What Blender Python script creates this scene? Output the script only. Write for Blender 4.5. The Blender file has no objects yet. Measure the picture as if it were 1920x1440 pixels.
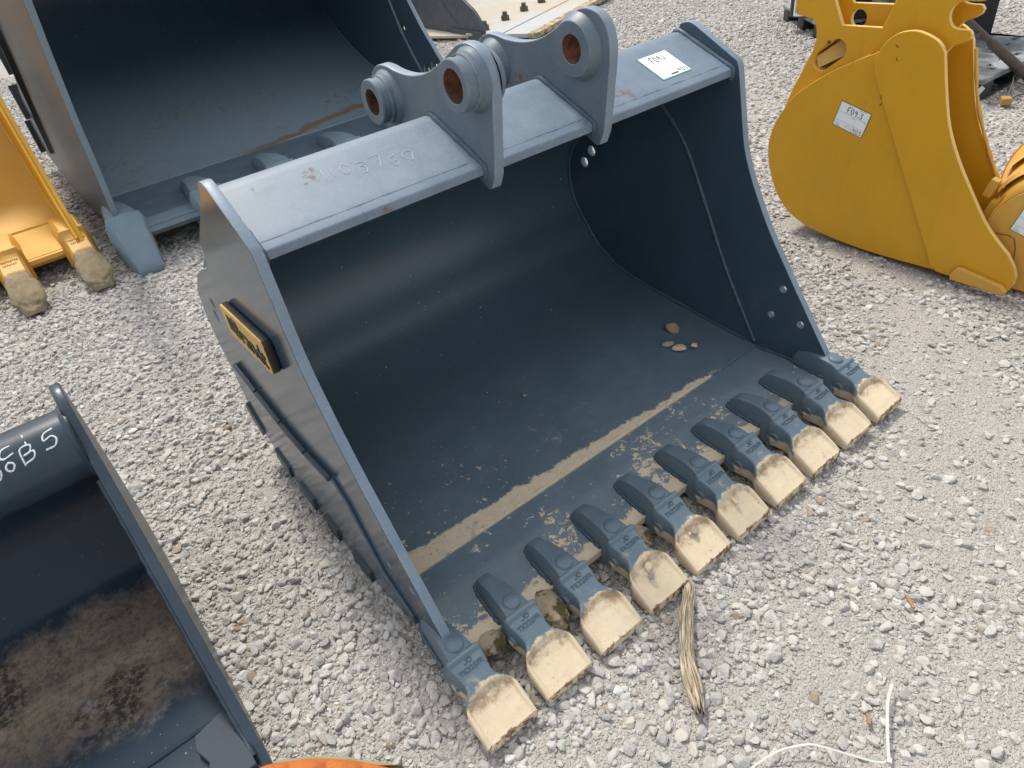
import bpy, bmesh, math, random
import numpy as np
from mathutils import Vector, Matrix
random.seed(7)
RNG = np.random.default_rng(11)
sc = bpy.context.scene
COL = sc.collection
rad = math.radians

# ------------------------------------------------------------------ camera, sky, sun, exposure
CAMPOS = (-0.3917, -1.3503, 1.7551)
CAMAX = ((0.77791, -0.61807, -0.11337), (-0.44685, -0.41726, -0.79134), (0.4418, 0.66625, -0.60077))          # rows: image right, image down, forward
cd = bpy.data.cameras.new('camera')
cam = bpy.data.objects.new('camera', cd)
COL.objects.link(cam)
r_, d_, f_ = (Vector(v) for v in CAMAX)
M3 = Matrix((r_, -d_, -f_)).transposed()
cam.matrix_world = Matrix.Translation(CAMPOS) @ M3.to_4x4()
cd.sensor_width = 36.0
cd.lens = 36.0 * 1327.2 / 1920.0
cd.clip_start = 0.02
cd.clip_end = 1000.0
sc.camera = cam

SUN_EL, SUN_AZ = rad(57), rad(9)      # azimuth from +Y towards +X
wd = bpy.data.worlds.new('World')
sc.world = wd
wd.use_nodes = True
wn, wl = wd.node_tree.nodes, wd.node_tree.links
wn.clear()
sky = wn.new('ShaderNodeTexSky')
sky.sky_type = 'NISHITA'
sky.sun_disc = False
sky.sun_elevation = SUN_EL
sky.sun_rotation = SUN_AZ
sky.air_density = 1.0
sky.dust_density = 4.0
sky.ozone_density = 1.0
cl = wn.new('ShaderNodeMix'); cl.data_type = 'RGBA'
cl.inputs[0].default_value = 0.72                       # thin even cloud over the clear sky
cl.inputs[7].default_value = (8.3, 8.55, 9.0, 1)
bg = wn.new('ShaderNodeBackground'); bg.inputs[1].default_value = 0.078
wo = wn.new('ShaderNodeOutputWorld')
wl.new(sky.outputs[0], cl.inputs[6]); wl.new(cl.outputs[2], bg.inputs[0]); wl.new(bg.outputs[0], wo.inputs[0])
sl = bpy.data.lights.new('sun', 'SUN')
sl.energy = 2.2
sl.angle = rad(8)
sl.color = (1.0, 0.955, 0.88)
so = bpy.data.objects.new('sun', sl); COL.objects.link(so)
sdir = Vector((math.cos(SUN_EL) * math.sin(SUN_AZ), math.cos(SUN_EL) * math.cos(SUN_AZ), math.sin(SUN_EL)))
so.rotation_euler = sdir.to_track_quat('Z', 'Y').to_euler()
so.location = sdir * 30
vs = sc.view_settings
vs.view_transform = 'Standard'; vs.look = 'None'; vs.gamma = 1.0; vs.use_curve_mapping = False
vs.exposure = 0.80

# ------------------------------------------------------------------ object helpers
def tag(o, label=None, cat=None, group=None, kind=None):
    for k, v in (('label', label), ('category', cat), ('group', group), ('kind', kind)):
        if v: o[k] = v
    return o

def thing(name, loc, label, cat, group=None):
    o = bpy.data.objects.new(name, None)
    o.empty_display_size = 0.1
    COL.objects.link(o); o.location = loc
    return tag(o, label, cat, group)

def org(o):
    p = Vector((0, 0, 0))
    while o is not None:
        p = p + o.location; o = o.parent
    return p

def link(name, me, mat, parent=None, loc=None):
    """mesh given in world coordinates -> object whose origin is its root's"""
    o = bpy.data.objects.new(name, me); COL.objects.link(o)
    if parent is not None:
        o.parent = parent
        me.transform(Matrix.Translation(-org(parent)))
    if loc is not None:
        o.location = loc
    if mat is not None:
        me.materials.clear()
        for m in (mat if isinstance(mat, (list, tuple)) else [mat]): me.materials.append(m)
    return o

def again(name, src, parent, loc):
    o = src.copy(); o.name = name; COL.objects.link(o); o.parent = parent; o.location = loc
    for ch in src.children:
        c = ch.copy(); COL.objects.link(c); c.parent = o
    return o

def smooth(me, ang=35):
    me.shade_smooth(); me.set_sharp_from_angle(angle=rad(ang))
    return me

def bevel(o, w=0.003, seg=2):
    m = o.modifiers.new('bevel', 'BEVEL'); m.width = w; m.segments = seg; m.limit_method = 'ANGLE'; m.angle_limit = rad(40)
    m.harden_normals = False
    return o

class MB:
    def __init__(s): s.v = []; s.f = []; s.mi = []
    def add(s, vs, fs, mi=0):
        n = len(s.v); s.v += [tuple(v) for v in vs]; s.f += [tuple(i + n for i in f) for f in fs]; s.mi += [mi] * len(fs)
        return s
    def box(s, c, d, R=None, mi=0):
        hx, hy, hz = d[0] / 2, d[1] / 2, d[2] / 2
        vs = [Vector((sx * hx, sy * hy, sz * hz)) for sz in (-1, 1) for sy in (-1, 1) for sx in (-1, 1)]
        if R is not None: vs = [R @ v for v in vs]
        vs = [v + Vector(c) for v in vs]
        return s.add(vs, [(0, 2, 3, 1), (4, 5, 7, 6), (0, 1, 5, 4), (2, 6, 7, 3), (0, 4, 6, 2), (1, 3, 7, 5)], mi)
    def prism(s, poly, x0, x1, mi=0):
        """poly = [(y, z)] counter-clockwise seen from +x, extruded along x"""
        n = len(poly)
        vs = [(x0, y, z) for y, z in poly] + [(x1, y, z) for y, z in poly]
        fs = [tuple(range(n))[::-1], tuple(range(n, 2 * n))] + [(i, (i + 1) % n, n + (i + 1) % n, n + i) for i in range(n)]
        return s.add(vs, fs, mi)
    def tube(s, pts, r, n=8, caps=True, mi=0, jitter=0.0):
        pts = [Vector(p) for p in pts]; N = len(pts); vs = []; fs = []
        rr = r if hasattr(r, '__len__') else [r] * N
        t0 = (pts[1] - pts[0]).normalized()
        up = Vector((0, 0, 1)) if abs(t0.z) < 0.9 else Vector((1, 0, 0))
        a = t0.cross(up).normalized()
        for i, p in enumerate(pts):
            t = (pts[min(i + 1, N - 1)] - pts[max(i - 1, 0)]).normalized()
            a = (a - t * a.dot(t)).normalized(); b = t.cross(a)
            ri = rr[i] * (1 + random.uniform(-jitter, jitter))
            for k in range(n):
                w = 2 * math.pi * k / n
                vs.append(p + (a * math.cos(w) + b * math.sin(w)) * ri)
        for i in range(N - 1):
            for k in range(n):
                k2 = (k + 1) % n
                fs.append((i * n + k, i * n + k2, (i + 1) * n + k2, (i + 1) * n + k))
        if caps:
            fs.append(tuple(range(n))[::-1]); fs.append(tuple((N - 1) * n + k for k in range(n)))
        return s.add(vs, fs, mi)
    def lathe(s, prof, c, axis=(1, 0, 0), n=32, mi=0, closed=False):
        """prof = [(radius, offset along axis)]"""
        ax = Vector(axis).normalized()
        a = ax.cross(Vector((0, 0, 1)) if abs(ax.z) < 0.9 else Vector((0, 1, 0))).normalized(); b = ax.cross(a)
        vs = []; fs = []; P = len(prof)
        for k in range(n):
            w = 2 * math.pi * k / n
            for r, h in prof: vs.append(Vector(c) + ax * h + (a * math.cos(w) + b * math.sin(w)) * r)
        for k in range(n):
            k2 = (k + 1) % n
            for i in range(P if closed else P - 1):
                j = (i + 1) % P
                fs.append((k * P + i, k * P + j, k2 * P + j, k2 * P + i))
        return s.add(vs, fs, mi)
    def grid(s, P, mi=0, flip=False):
        """P[i][j] = points"""
        n, m = len(P), len(P[0]); vs = [p for row in P for p in row]; fs = []
        for i in range(n - 1):
            for j in range(m - 1):
                q = (i * m + j, i * m + j + 1, (i + 1) * m + j + 1, (i + 1) * m + j)
                fs.append(q[::-1] if flip else q)
        return s.add(vs, fs, mi)
    def mesh(s, name, sm=35, fix=True, merge=0.0):
        me = bpy.data.meshes.new(name); me.from_pydata(s.v, [], s.f); 
        me.polygons.foreach_set('material_index', s.mi)
        if fix or merge:
            bm = bmesh.new(); bm.from_mesh(me)
            if merge: bmesh.ops.remove_doubles(bm, verts=bm.verts, dist=merge)
            bmesh.ops.recalc_face_normals(bm, faces=bm.faces); bm.to_mesh(me); bm.free()
        me.update()
        return smooth(me, sm)
    def build(s, name, mat, parent=None, sm=35, loc=None, fix=True, merge=0.0):
        return link(name, s.mesh(name, sm, fix, merge), mat, parent, loc)

def spline(pts, step=0.02, closed=False):
    """Catmull-Rom through 2-D or 3-D points"""
    P = [np.array(p, float) for p in pts]; out = []
    n = len(P); rng = range(n if closed else n - 1)
    for i in rng:
        p0 = P[(i - 1) % n] if closed or i > 0 else 2 * P[0] - P[1]
        p1, p2 = P[i], P[(i + 1) % n]
        p3 = P[(i + 2) % n] if closed or i + 2 < n else 2 * P[n - 1] - P[n - 2]
        k = max(1, int(np.linalg.norm(p2 - p1) / step))
        for j in range(k):
            t = j / k
            out.append(tuple(0.5 * (2 * p1 + (p2 - p0) * t + (2 * p0 - 5 * p1 + 4 * p2 - p3) * t * t + (3 * p1 - p0 - 3 * p2 + p3) * t ** 3)))
    if not closed: out.append(tuple(P[-1]))
    return out

def offset_poly(pts, d):
    """open 2-D polyline offset to the right of its direction by d"""
    out = []
    for i in range(len(pts)):
        a = np.array(pts[max(i - 1, 0)]); b = np.array(pts[min(i + 1, len(pts) - 1)])
        t = (b - a) / (np.linalg.norm(b - a) + 1e-9)
        out.append((pts[i][0] + t[1] * d, pts[i][1] - t[0] * d))
    return out

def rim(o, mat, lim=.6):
    """cut edges of a plate in the y-z plane get a paler paint: scuffs plus painted light"""
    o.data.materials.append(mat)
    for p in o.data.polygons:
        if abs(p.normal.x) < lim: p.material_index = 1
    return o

def circ(cy, cz, r, n=28): return [(cy + r * math.cos(2 * math.pi * i / n), cz + r * math.sin(2 * math.pi * i / n)) for i in range(n)]

def flat_mesh(name, outer, holes, t, bev, M, sm=35):
    """2-D outline with holes -> solid of thickness t with rounded rims; M maps (u, v, w) to world"""
    cu = bpy.data.curves.new(name, 'CURVE'); cu.dimensions = '2D'; cu.fill_mode = 'BOTH'
    cu.extrude = t / 2 - bev; cu.bevel_depth = bev; cu.bevel_resolution = 1; cu.offset = -bev
    for poly in [outer] + list(holes):
        sp = cu.splines.new('POLY'); sp.points.add(len(poly) - 1); sp.use_cyclic_u = True
        for p, q in zip(sp.points, poly): p.co = (q[0], q[1], 0, 1)
    o = bpy.data.objects.new(name, cu); COL.objects.link(o)
    me = bpy.data.meshes.new_from_object(o.evaluated_get(bpy.context.evaluated_depsgraph_get()))
    bpy.data.objects.remove(o); bpy.data.curves.remove(cu)
    me.transform(M); me.name = name
    return smooth(me, sm)

def yz(x):            # (y, z, thickness) -> world, plate centred on x
    return Matrix(((0, 0, 1, x), (1, 0, 0, 0), (0, 1, 0, 0), (0, 0, 0, 1)))

def plate(name, outer, holes, x0, x1, mat, parent, bev=0.003, shear=None, sm=35):
    me = flat_mesh(name, outer, holes, abs(x1 - x0), bev, yz((x0 + x1) / 2), sm)
    if shear:
        k, y0 = shear
        for v in me.vertices: v.co.x += k * (v.co.y - y0)
    return link(name, me, mat, parent)

def text_mesh(body, size, ext, M, bev=0.0):
    cu = bpy.data.curves.new('lettering', 'FONT'); cu.body = body; cu.size = size; cu.extrude = ext; cu.align_x = 'CENTER'; cu.align_y = 'CENTER'
    cu.resolution_u = 3; cu.offset = bev
    o = bpy.data.objects.new('lettering', cu); COL.objects.link(o)
    me = bpy.data.meshes.new_from_object(o.evaluated_get(bpy.context.evaluated_depsgraph_get()))
    bpy.data.objects.remove(o); bpy.data.curves.remove(cu)
    me.transform(M); me.name = 'lettering'
    return me

def frame(o, u, v):
    """matrix with origin o, x axis u, y axis made perpendicular from v"""
    u = Vector(u).normalized(); v = Vector(v); w = u.cross(v).normalized(); v = w.cross(u)
    return Matrix(((u.x, v.x, w.x, o[0]), (u.y, v.y, w.y, o[1]), (u.z, v.z, w.z, o[2]), (0, 0, 0, 1)))

# hand-written characters as pen strokes in a unit box
GLY = {'1': [[(.45, 1), (.55, 0)]], '0': [[(.5, 1), (.15, .75), (.15, .3), (.5, 0), (.85, .3), (.85, .75), (.5, 1)]],
       '3': [[(.15, .9), (.6, 1), (.8, .75), (.4, .55), (.85, .35), (.6, .02), (.15, .08)]], '7': [[(.1, .95), (.9, 1), (.45, 0)]],
       '6': [[(.8, 1), (.3, .65), (.15, .25), (.5, 0), (.85, .25), (.55, .5), (.2, .3)]],
       '9': [[(.8, .75), (.5, 1), (.2, .72), (.5, .5), (.8, .75), (.78, .3), (.6, 0)]],
       '2': [[(.15, .8), (.5, 1), (.8, .75), (.2, .05), (.9, .03)]], '5': [[(.9, 1), (.3, .95), (.2, .55), (.65, .6), (.85, .3), (.55, 0), (.1, .08)]],
       'F': [[(.2, 0), (.25, 1), (.9, 1)], [(.22, .52), (.75, .55)]], 'C': [[(.85, .9), (.45, 1), (.15, .55), (.3, .1), (.85, .05)]],
       'B': [[(.2, 0), (.3, 1), (.8, .85), (.65, .55), (.3, .5), (.85, .4), (.8, .1), (.2, 0)]], '.': [[(.35, .22), (.6, .02)], [(.6, .22), (.35, .02)]], '/': [[(.75, 1.05), (.3, -.05)]],
       '-': [[(.2, .5), (.8, .5)]]}

def writing(txt, M, h, w, pen, gap=0.25, wob=0.06, surf=None, thick=0.0006):
    """ribbon strokes in plane of M (z up = off the surface)"""
    mb = MB(); x = 0.0
    for ch in txt:
        cw = w * (0.4 if ch in '1./' else 1.0)
        for st in GLY.get(ch, []):
            pts = [(x + (p[0] + random.uniform(-wob, wob)) * cw, (p[1] + random.uniform(-wob, wob)) * h) for p in st]
            pts = spline(pts, h / 9) if len(pts) > 2 else pts
            P = []
            for i, p in enumerate(pts):
                a = np.array(pts[max(i - 1, 0)]); b = np.array(pts[min(i + 1, len(pts) - 1)]); t = (b - a) / (np.linalg.norm(b - a) + 1e-9)
                pw = pen * random.uniform(.75, 1.1) / 2
                row = []
                for s, z in ((-1, 0), (-.6, thick), (.6, thick), (1, 0)):
                    q = (p[0] - t[1] * pw * s, p[1] + t[0] * pw * s)
                    row.append(surf(q[0], q[1], z) if surf else M @ Vector((q[0], q[1], z)))
                P.append(row)
            mb.grid(P)
        x += cw * (1 + gap)
    return mb

# ------------------------------------------------------------------ node helpers
class NT:
    def __init__(s, name):
        s.m = bpy.data.materials.new(name); s.m.use_nodes = True
        s.t = s.m.node_tree; s.n = s.t.nodes; s.l = s.t.links
        s.b = s.n['Principled BSDF']; s.co = s.n.new('ShaderNodeTexCoord')
    def put(s, sock, v):
        if isinstance(v, bpy.types.NodeSocket): s.l.new(v, sock)
        elif isinstance(v, tuple) and len(v) == 3 and sock.type == 'RGBA': sock.default_value = (*v, 1)
        else: sock.default_value = v
    def obj(s): return s.co.outputs['Object']
    def rnd(s): return s.n.new('ShaderNodeObjectInfo').outputs['Random']
    def vec(s, scale=(1, 1, 1), add=None, src=None):
        m = s.n.new('ShaderNodeVectorMath'); m.operation = 'MULTIPLY_ADD'
        s.put(m.inputs[0], src or s.obj()); m.inputs[1].default_value = scale
        if add is None: m.inputs[2].default_value = (0, 0, 0)
        else: s.put(m.inputs[2], add)
        return m.outputs[0]
    def noise(s, scale, det=4, rough=.55, v=None, dist=0.0):
        n = s.n.new('ShaderNodeTexNoise'); n.inputs['Scale'].default_value = scale; n.inputs['Detail'].default_value = det
        n.inputs['Roughness'].default_value = rough; n.inputs['Distortion'].default_value = dist
        s.put(n.inputs['Vector'], v or s.obj()); return n.outputs[0]
    def voro(s, scale, v=None, feat='F1', out=0, rnd=1.0):
        n = s.n.new('ShaderNodeTexVoronoi'); n.feature = feat; n.inputs['Scale'].default_value = scale; n.inputs['Randomness'].default_value = rnd
        s.put(n.inputs['Vector'], v or s.obj()); return n.outputs[out]
    def math(s, op, a, b=0.0, c=0.0, clamp=False):
        n = s.n.new('ShaderNodeMath'); n.operation = op; n.use_clamp = clamp
        s.put(n.inputs[0], a); s.put(n.inputs[1], b); s.put(n.inputs[2], c); return n.outputs[0]
    def step(s, a, lo, hi):
        n = s.n.new('ShaderNodeMapRange'); n.interpolation_type = 'SMOOTHSTEP'
        s.put(n.inputs[0], a); s.put(n.inputs[1], lo); s.put(n.inputs[2], hi); n.inputs[3].default_value = 0; n.inputs[4].default_value = 1
        return n.outputs[0]
    def mix(s, f, a, b, blend='MIX'):
        n = s.n.new('ShaderNodeMix'); n.data_type = 'RGBA'; n.blend_type = blend
        s.put(n.inputs[0], f); s.put(n.inputs[6], a); s.put(n.inputs[7], b); return n.outputs[2]
    def fmix(s, f, a, b):
        n = s.n.new('ShaderNodeMix'); n.data_type = 'FLOAT'
        s.put(n.inputs[0], f); s.put(n.inputs[2], a); s.put(n.inputs[3], b); return n.outputs[0]
    def sep(s, v=None):
        n = s.n.new('ShaderNodeSeparateXYZ'); s.put(n.inputs[0], v or s.obj()); return n.outputs
    def bump(s, h, dist=0.002, strength=1.0, base=None):
        n = s.n.new('ShaderNodeBump'); n.inputs['Strength'].default_value = strength; n.inputs['Distance'].default_value = dist
        s.put(n.inputs['Height'], h)
        if base is not None: s.l.new(base, n.inputs['Normal'])
        return n.outputs[0]
    def edge(s, r=0.006):
        """1 near convex or concave edges, 0 on flats"""
        b = s.n.new('ShaderNodeBevel'); b.samples = 4; b.inputs[0].default_value = r
        g = s.n.new('ShaderNodeNewGeometry'); d = s.n.new('ShaderNodeVectorMath'); d.operation = 'DOT_PRODUCT'
        s.l.new(b.outputs[0], d.inputs[0]); s.l.new(g.outputs['Normal'], d.inputs[1])
        return s.step(d.outputs['Value'], 0.985, 0.80)
    def out(s, col=None, rough=None, normal=None, metal=None, spec=None):
        for k, v in (('Base Color', col), ('Roughness', rough), ('Normal', normal), ('Metallic', metal), ('Specular IOR Level', spec)):
            if v is not None: s.put(s.b.inputs[k], v)
        return s.m

def plain(name, col, rough=.5, metal=0.0, var=.15, scale=30):
    t = NT(name); n = t.noise(scale)
    c = t.mix(n, tuple(v * (1 - var) for v in col), tuple(min(1, v * (1 + var)) for v in col))
    return t.out(c, rough, t.bump(t.noise(scale * 6, 3), .0006, .4), metal)

RUST_A, RUST_B = (.11, .040, .018), (.22, .085, .035)
MUD_A, MUD_B = (.69, .58, .42), (.52, .42, .28)

def rusty(t, fine=60):
    return t.mix(t.noise(fine, 4, .7), RUST_A, RUST_B)

def paint(name, base, dust=(.23, .285, .325), dust_amt=.25, rough=.36, rust=0.0, speck=0.0, edge=0.0, edge_col=(.30, .34, .36), mud=None, streak=0.0, scuff=0.0, bumpiness=.35, spec=.5):
    """painted steel: tonal drift, dust film, pale specks, chipped edges, rust"""
    t = NT(name); o = t.obj()
    c = t.mix(t.noise(3.0, 5, .6), tuple(v * .86 for v in base), tuple(v * 1.16 for v in base))
    film = t.math('MULTIPLY', t.math('ADD', .35, t.math('MULTIPLY', t.step(t.noise(9, 6, .68), .30, .80), .65)), dust_amt)
    film2 = t.math('MULTIPLY', t.step(t.noise(140, 3, .7), .45, .8), dust_amt * .6)
    f = t.math('ADD', film, film2, clamp=True)
    c = t.mix(f, c, dust)
    r = t.fmix(f, rough, .75)
    if streak:
        sv = t.vec((1.2, 14, 14)); s_ = t.math('MULTIPLY', t.step(t.noise(2.5, 4, .6, sv), .5, .72), streak)
        c = t.mix(s_, c, tuple(v * 1.9 for v in base)); r = t.fmix(s_, r, .5)
    if scuff:
        s1 = t.step(t.noise(4, 8, .8), .55, .72); s2 = t.step(t.noise(3, 5, .7, t.vec((2, 6, 1.2))), .52, .70)
        f2 = t.math('MULTIPLY', t.math('MAXIMUM', s1, s2), scuff)
        c = t.mix(f2, c, tuple(v * .45 for v in base)); r = t.fmix(f2, r, .65)
        ln = t.math('MULTIPLY', t.step(t.noise(2.2, 3, .6, t.vec((30, 5, 44), add=None)), .70, .73), t.step(t.noise(5, 3), .5, .6))
        c = t.mix(t.math('MULTIPLY', ln, scuff * 2), c, tuple(v * .30 + .01 for v in base))
    if speck:
        for sc_, cut, k_ in ((38, .80, .60), (95, .70, .50)):
            d = t.voro(sc_, o); q_ = t.sep(t.voro(sc_, o, out=1))[0]
            gate = t.step(t.noise(4, 3, .6), .34, .50)
            thr = t.math('MULTIPLY', t.math('SUBTRACT', q_, cut), k_)
            m_ = t.math('MULTIPLY', t.math('LESS_THAN', d, thr), t.math('MULTIPLY', gate, speck), clamp=True)
            m = m_ if sc_ == 38 else t.math('MAXIMUM', m, m_)
        c = t.mix(m, c, (.56, .53, .47)); r = t.fmix(m, r, .85)
    if edge:
        e = t.math('MULTIPLY', t.edge(), t.step(t.noise(18, 5, .7), .36, .6))
        c = t.mix(t.math('MULTIPLY', e, edge), c, edge_col)
        if rust:
            e2 = t.math('MULTIPLY', t.edge(.009), t.step(t.noise(11, 6, .72), .52, .60))
            c = t.mix(t.math('MULTIPLY', e2, min(1, rust * 1.5)), c, rusty(t)); r = t.fmix(e2, r, .85)
    if rust:
        rr = t.math('MULTIPLY', t.step(t.noise(6, 8, .75), .615, .665), min(1, rust * 2.2))
        c = t.mix(rr, c, rusty(t)); r = t.fmix(rr, r, .85)
    if mud: c, r = mud(t, c, r)
    n = t.bump(t.noise(260, 2, .5), .0004, bumpiness)
    n = t.bump(t.noise(7, 2, .5), .002, .25, n)
    return t.out(c, r, n, spec=spec)

BLUE = (.048, .082, .112)

# ------------------------------------------------------------------ ground and gravel
def vnoise(x, y, s, seed):
    """smooth value noise on a grid of cell s"""
    g = np.random.default_rng(seed).random((257, 257)); u, v = x / s + 61.3, y / s + 57.7
    i, j = np.floor(u).astype(int), np.floor(v).astype(int); fu, fv = u - i, v - j
    fu, fv = fu * fu * (3 - 2 * fu), fv * fv * (3 - 2 * fv); i %= 256; j %= 256
    return (g[i, j] * (1 - fu) + g[i + 1, j] * fu) * (1 - fv) + (g[i, j + 1] * (1 - fu) + g[i + 1, j + 1] * fu) * fv
def ground_h(x, y):
    return .022 * (vnoise(x, y, .9, 3) - .5) + .010 * (vnoise(x, y, .28, 4) - .5) - .004
xs = np.concatenate([[-300, -60, -12], np.linspace(-4, 11, 240), [25, 80, 300]])
ys_ = np.concatenate([[-300, -60, -12], np.linspace(-4, 13, 270), [25, 80, 300]])
GX, GY = np.meshgrid(xs, ys_, indexing='ij'); GZ = ground_h(GX, GY)
nx_, ny_ = len(xs), len(ys_)
idx = np.arange(nx_ * ny_).reshape(nx_, ny_)
F = np.stack([idx[:-1, :-1], idx[1:, :-1], idx[1:, 1:], idx[:-1, 1:]], -1).reshape(-1, 4)
me = bpy.data.meshes.new('ground'); me.from_pydata(np.stack([GX, GY, GZ], -1).reshape(-1, 3).tolist(), [], F.tolist()); me.shade_smooth()
t = NT('grit'); 
c = t.mix(t.noise(1.3, 6, .6), (.34, .315, .28), (.45, .42, .38))
c = t.mix(t.math('MULTIPLY', t.step(t.noise(55, 5, .7), .42, .7), .5), c, (.27, .25, .225))
c = t.mix(t.math('MULTIPLY', t.step(t.noise(3.1, 4, .6), .55, .75), .35), c, (.46, .40, .32))
c = t.mix(.55, c, t.mix(t.voro(170, out=1), (.33, .31, .285), (.52, .50, .47)))
hv = t.math('SUBTRACT', 1.0, t.voro(120)); hv2 = t.math('SUBTRACT', 1.0, t.voro(260)); 
n = t.bump(hv, .006, .9); n = t.bump(hv2, .0035, .8, n); n = t.bump(t.noise(14, 6, .65), .012, .6, n)
ground = link('ground', me, t.out(c, .95, n, spec=.2)); ground['kind'] = 'structure'

def stone_proto(seed, sub=2):
    rg = np.random.default_rng(seed); bm = bmesh.new(); bmesh.ops.create_icosphere(bm, subdivisions=sub + 1, radius=1)
    D = np.array([v.co[:] for v in bm.verts]); D /= np.linalg.norm(D, axis=1, keepdims=True)
    k = rg.integers(8, 13); N = rg.normal(size=(k, 3)); N /= np.linalg.norm(N, axis=1, keepdims=True); h = rg.uniform(.58, 1.0, k)
    q = np.maximum(0, D @ N.T / h); p = rg.uniform(26, 80)
    r = (np.sum(q ** p, 1) + (1 / 1.25) ** p) ** (-1 / p)
    V = D * r[:, None] * np.array([1.0, rg.uniform(.66, .95), rg.uniform(.45, .72)])
    V += .012 * rg.normal(size=V.shape)
    V /= np.abs(V[:, 0]).max()
    for v, c_ in zip(bm.verts, V): v.co = c_
    f = [tuple(v.index for v in fc.verts) for fc in bm.faces]; bm.free()
    return V, f

# places of the stones
def scatter(n_per, rect, rmin, rmax, pw, dens, seed):
    rg = np.random.default_rng(seed); x0, y0, x1, y1 = rect; n = int(n_per * (x1 - x0) * (y1 - y0))
    x, y = rg.uniform(x0, x1, n), rg.uniform(y0, y1, n); keep = rg.random(n) < dens(x, y); x, y = x[keep], y[keep]
    return x, y, rmin * (rmax / rmin) ** (rg.random(len(x)) ** pw)
def in_view(x, y, m=1.3):
    """ground within reach of the camera and of a step to its side"""
    P = [(-1.1 - m, .3), (-.6 - m, -1.5 - m), (.9, -1.5 - m), (2.2 + m, -.8 - m), (8.6 + m, 1.7 - m * .6), (8.4 + m, 10), (-3.6, 12)]
    ok = np.ones(len(x), bool)
    for i in range(len(P)):
        a, b = P[i], P[(i + 1) % len(P)]
        ok &= ((b[0] - a[0]) * (y - a[1]) - (b[1] - a[1]) * (x - a[0])) >= 0
    return ok
def patch(x, y):
    """0 on trodden dusty patches, 1 on loose stone"""
    a = vnoise(x, y, .75, 21) * .55 + vnoise(x, y, .30, 22) * .30 + vnoise(x, y, .12, 23) * .15
    near = np.exp(-((x - .95) ** 2 / .9 + (y + .95) ** 2 / .35))          # the bare patch in front of the teeth
    a = a - .15 * near + .06 + .03 * (x < -.05)
    return np.clip((a - .36) / .16, 0, 1)
parts = []
def dist(x, y): return np.hypot(x - CAMPOS[0], y - CAMPOS[1])
parts.append(scatter(3900, (-3, -3, 5, 5), .0058, .0225, 1.65, lambda x, y: np.where((dist(x, y) < 4.6), .22 + .78 * patch(x, y), 0), 1))
parts.append(scatter(4200, (-3, -3, 5, 4), .0030, .0080, 1.2, lambda x, y: np.where((dist(x, y) < 3.9), .42 + .58 * patch(x, y), 0), 2))
parts.append(scatter(1900, (-5, -2, 11, 12), .0085, .026, 1.7, lambda x, y: np.where((dist(x, y) >= 4.4), 1.0 - .5 * (patch(x, y) < .3), 0), 3))
X = np.concatenate([p[0] for p in parts]); Y = np.concatenate([p[1] for p in parts]); S = np.concatenate([p[2] for p in parts])
ok = in_view(X, Y)
for (x0, y0, x1, y1) in ((.05, -.22, 1.66, 1.0), (2.76, -.40, 2.95, .66)): ok &= ~((X > x0) & (X < x1) & (Y > y0) & (Y < y1))
X, Y, S = X[ok], Y[ok], S[ok]; N_ = len(X)
sink = RNG.uniform(-.15, .85, N_); sink = np.where(patch(X, Y) < .3, sink - .25, sink)
Z = ground_h(X, Y) + S * .45 * sink
ROT = np.stack([RNG.normal(0, .38, N_), RNG.normal(0, .38, N_), RNG.uniform(0, 6.283, N_)], -1)
tone = np.clip(RNG.normal(.52, .23, N_), .015, 1); NP = 12; pid = RNG.integers(0, NP, N_)
pv, pf, pp = [], [], []
for k in range(NP):
    V, f = stone_proto(100 + k); o_ = len(pv); pv += V.tolist(); pf += [tuple(i + o_ for i in q) for q in f]; pp += [k] * len(V)
allv = pv + np.stack([X, Y, Z], -1).tolist()
me = bpy.data.meshes.new('gravel'); me.from_pydata(allv, [], pf); me.shade_smooth(); me.set_sharp_from_angle(angle=rad(22)); np0 = len(pv)
def attr(nm, ty, data, field):
    a = me.attributes.new(nm, ty, 'POINT'); a.data.foreach_set(field, np.ascontiguousarray(data).ravel())
attr('proto', 'INT', np.concatenate([np.array(pp), np.full(N_, -1)]).astype(np.int32), 'value')
attr('pick', 'INT', np.concatenate([np.zeros(np0), pid]).astype(np.int32), 'value')
attr('size', 'FLOAT', np.concatenate([np.ones(np0), S]).astype(np.float32), 'value')
attr('tone', 'FLOAT', np.concatenate([np.zeros(np0), tone]).astype(np.float32), 'value')
attr('turn', 'FLOAT_VECTOR', np.concatenate([np.zeros((np0, 3)), ROT]).astype(np.float32), 'vector')
t = NT('gravel_stone')
at = t.n.new('ShaderNodeAttribute'); at.attribute_type = 'INSTANCER'; at.attribute_name = 'tone'; tn = at.outputs['Fac']
rp = t.n.new('ShaderNodeValToRGB'); rp.color_ramp.interpolation = 'LINEAR'
els = rp.color_ramp.elements
els[0].position = 0.0; els[0].color = (.28, .24, .20, 1); els[1].position = 1.0; els[1].color = (.66, .65, .63, 1)
for p_, c_ in ((.03, (.40, .30, .21)), (.06, (.32, .32, .325)), (.25, (.42, .405, .38)), (.5, (.50, .482, .452)), (.7, (.56, .545, .515)), (.88, (.56, .51, .44))):
    e = els.new(p_); e.color = (*c_, 1)
t.l.new(tn, rp.inputs[0]); c = rp.outputs[0]
c = t.mix(t.math('MULTIPLY', t.step(t.noise(2.3, 5, .65), .40, .7), .30), c, (.50, .475, .44))
c = t.mix(t.math('MULTIPLY', t.step(t.noise(7, 5, .7), .55, .75), .4), c, (.26, .245, .22))
n = t.bump(t.noise(4, 5, .7), .08, .4)
M_STONE = t.out(c, .9, n, spec=.25)
gravel = link('gravel', me, M_STONE); gravel['kind'] = 'stuff'
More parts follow.
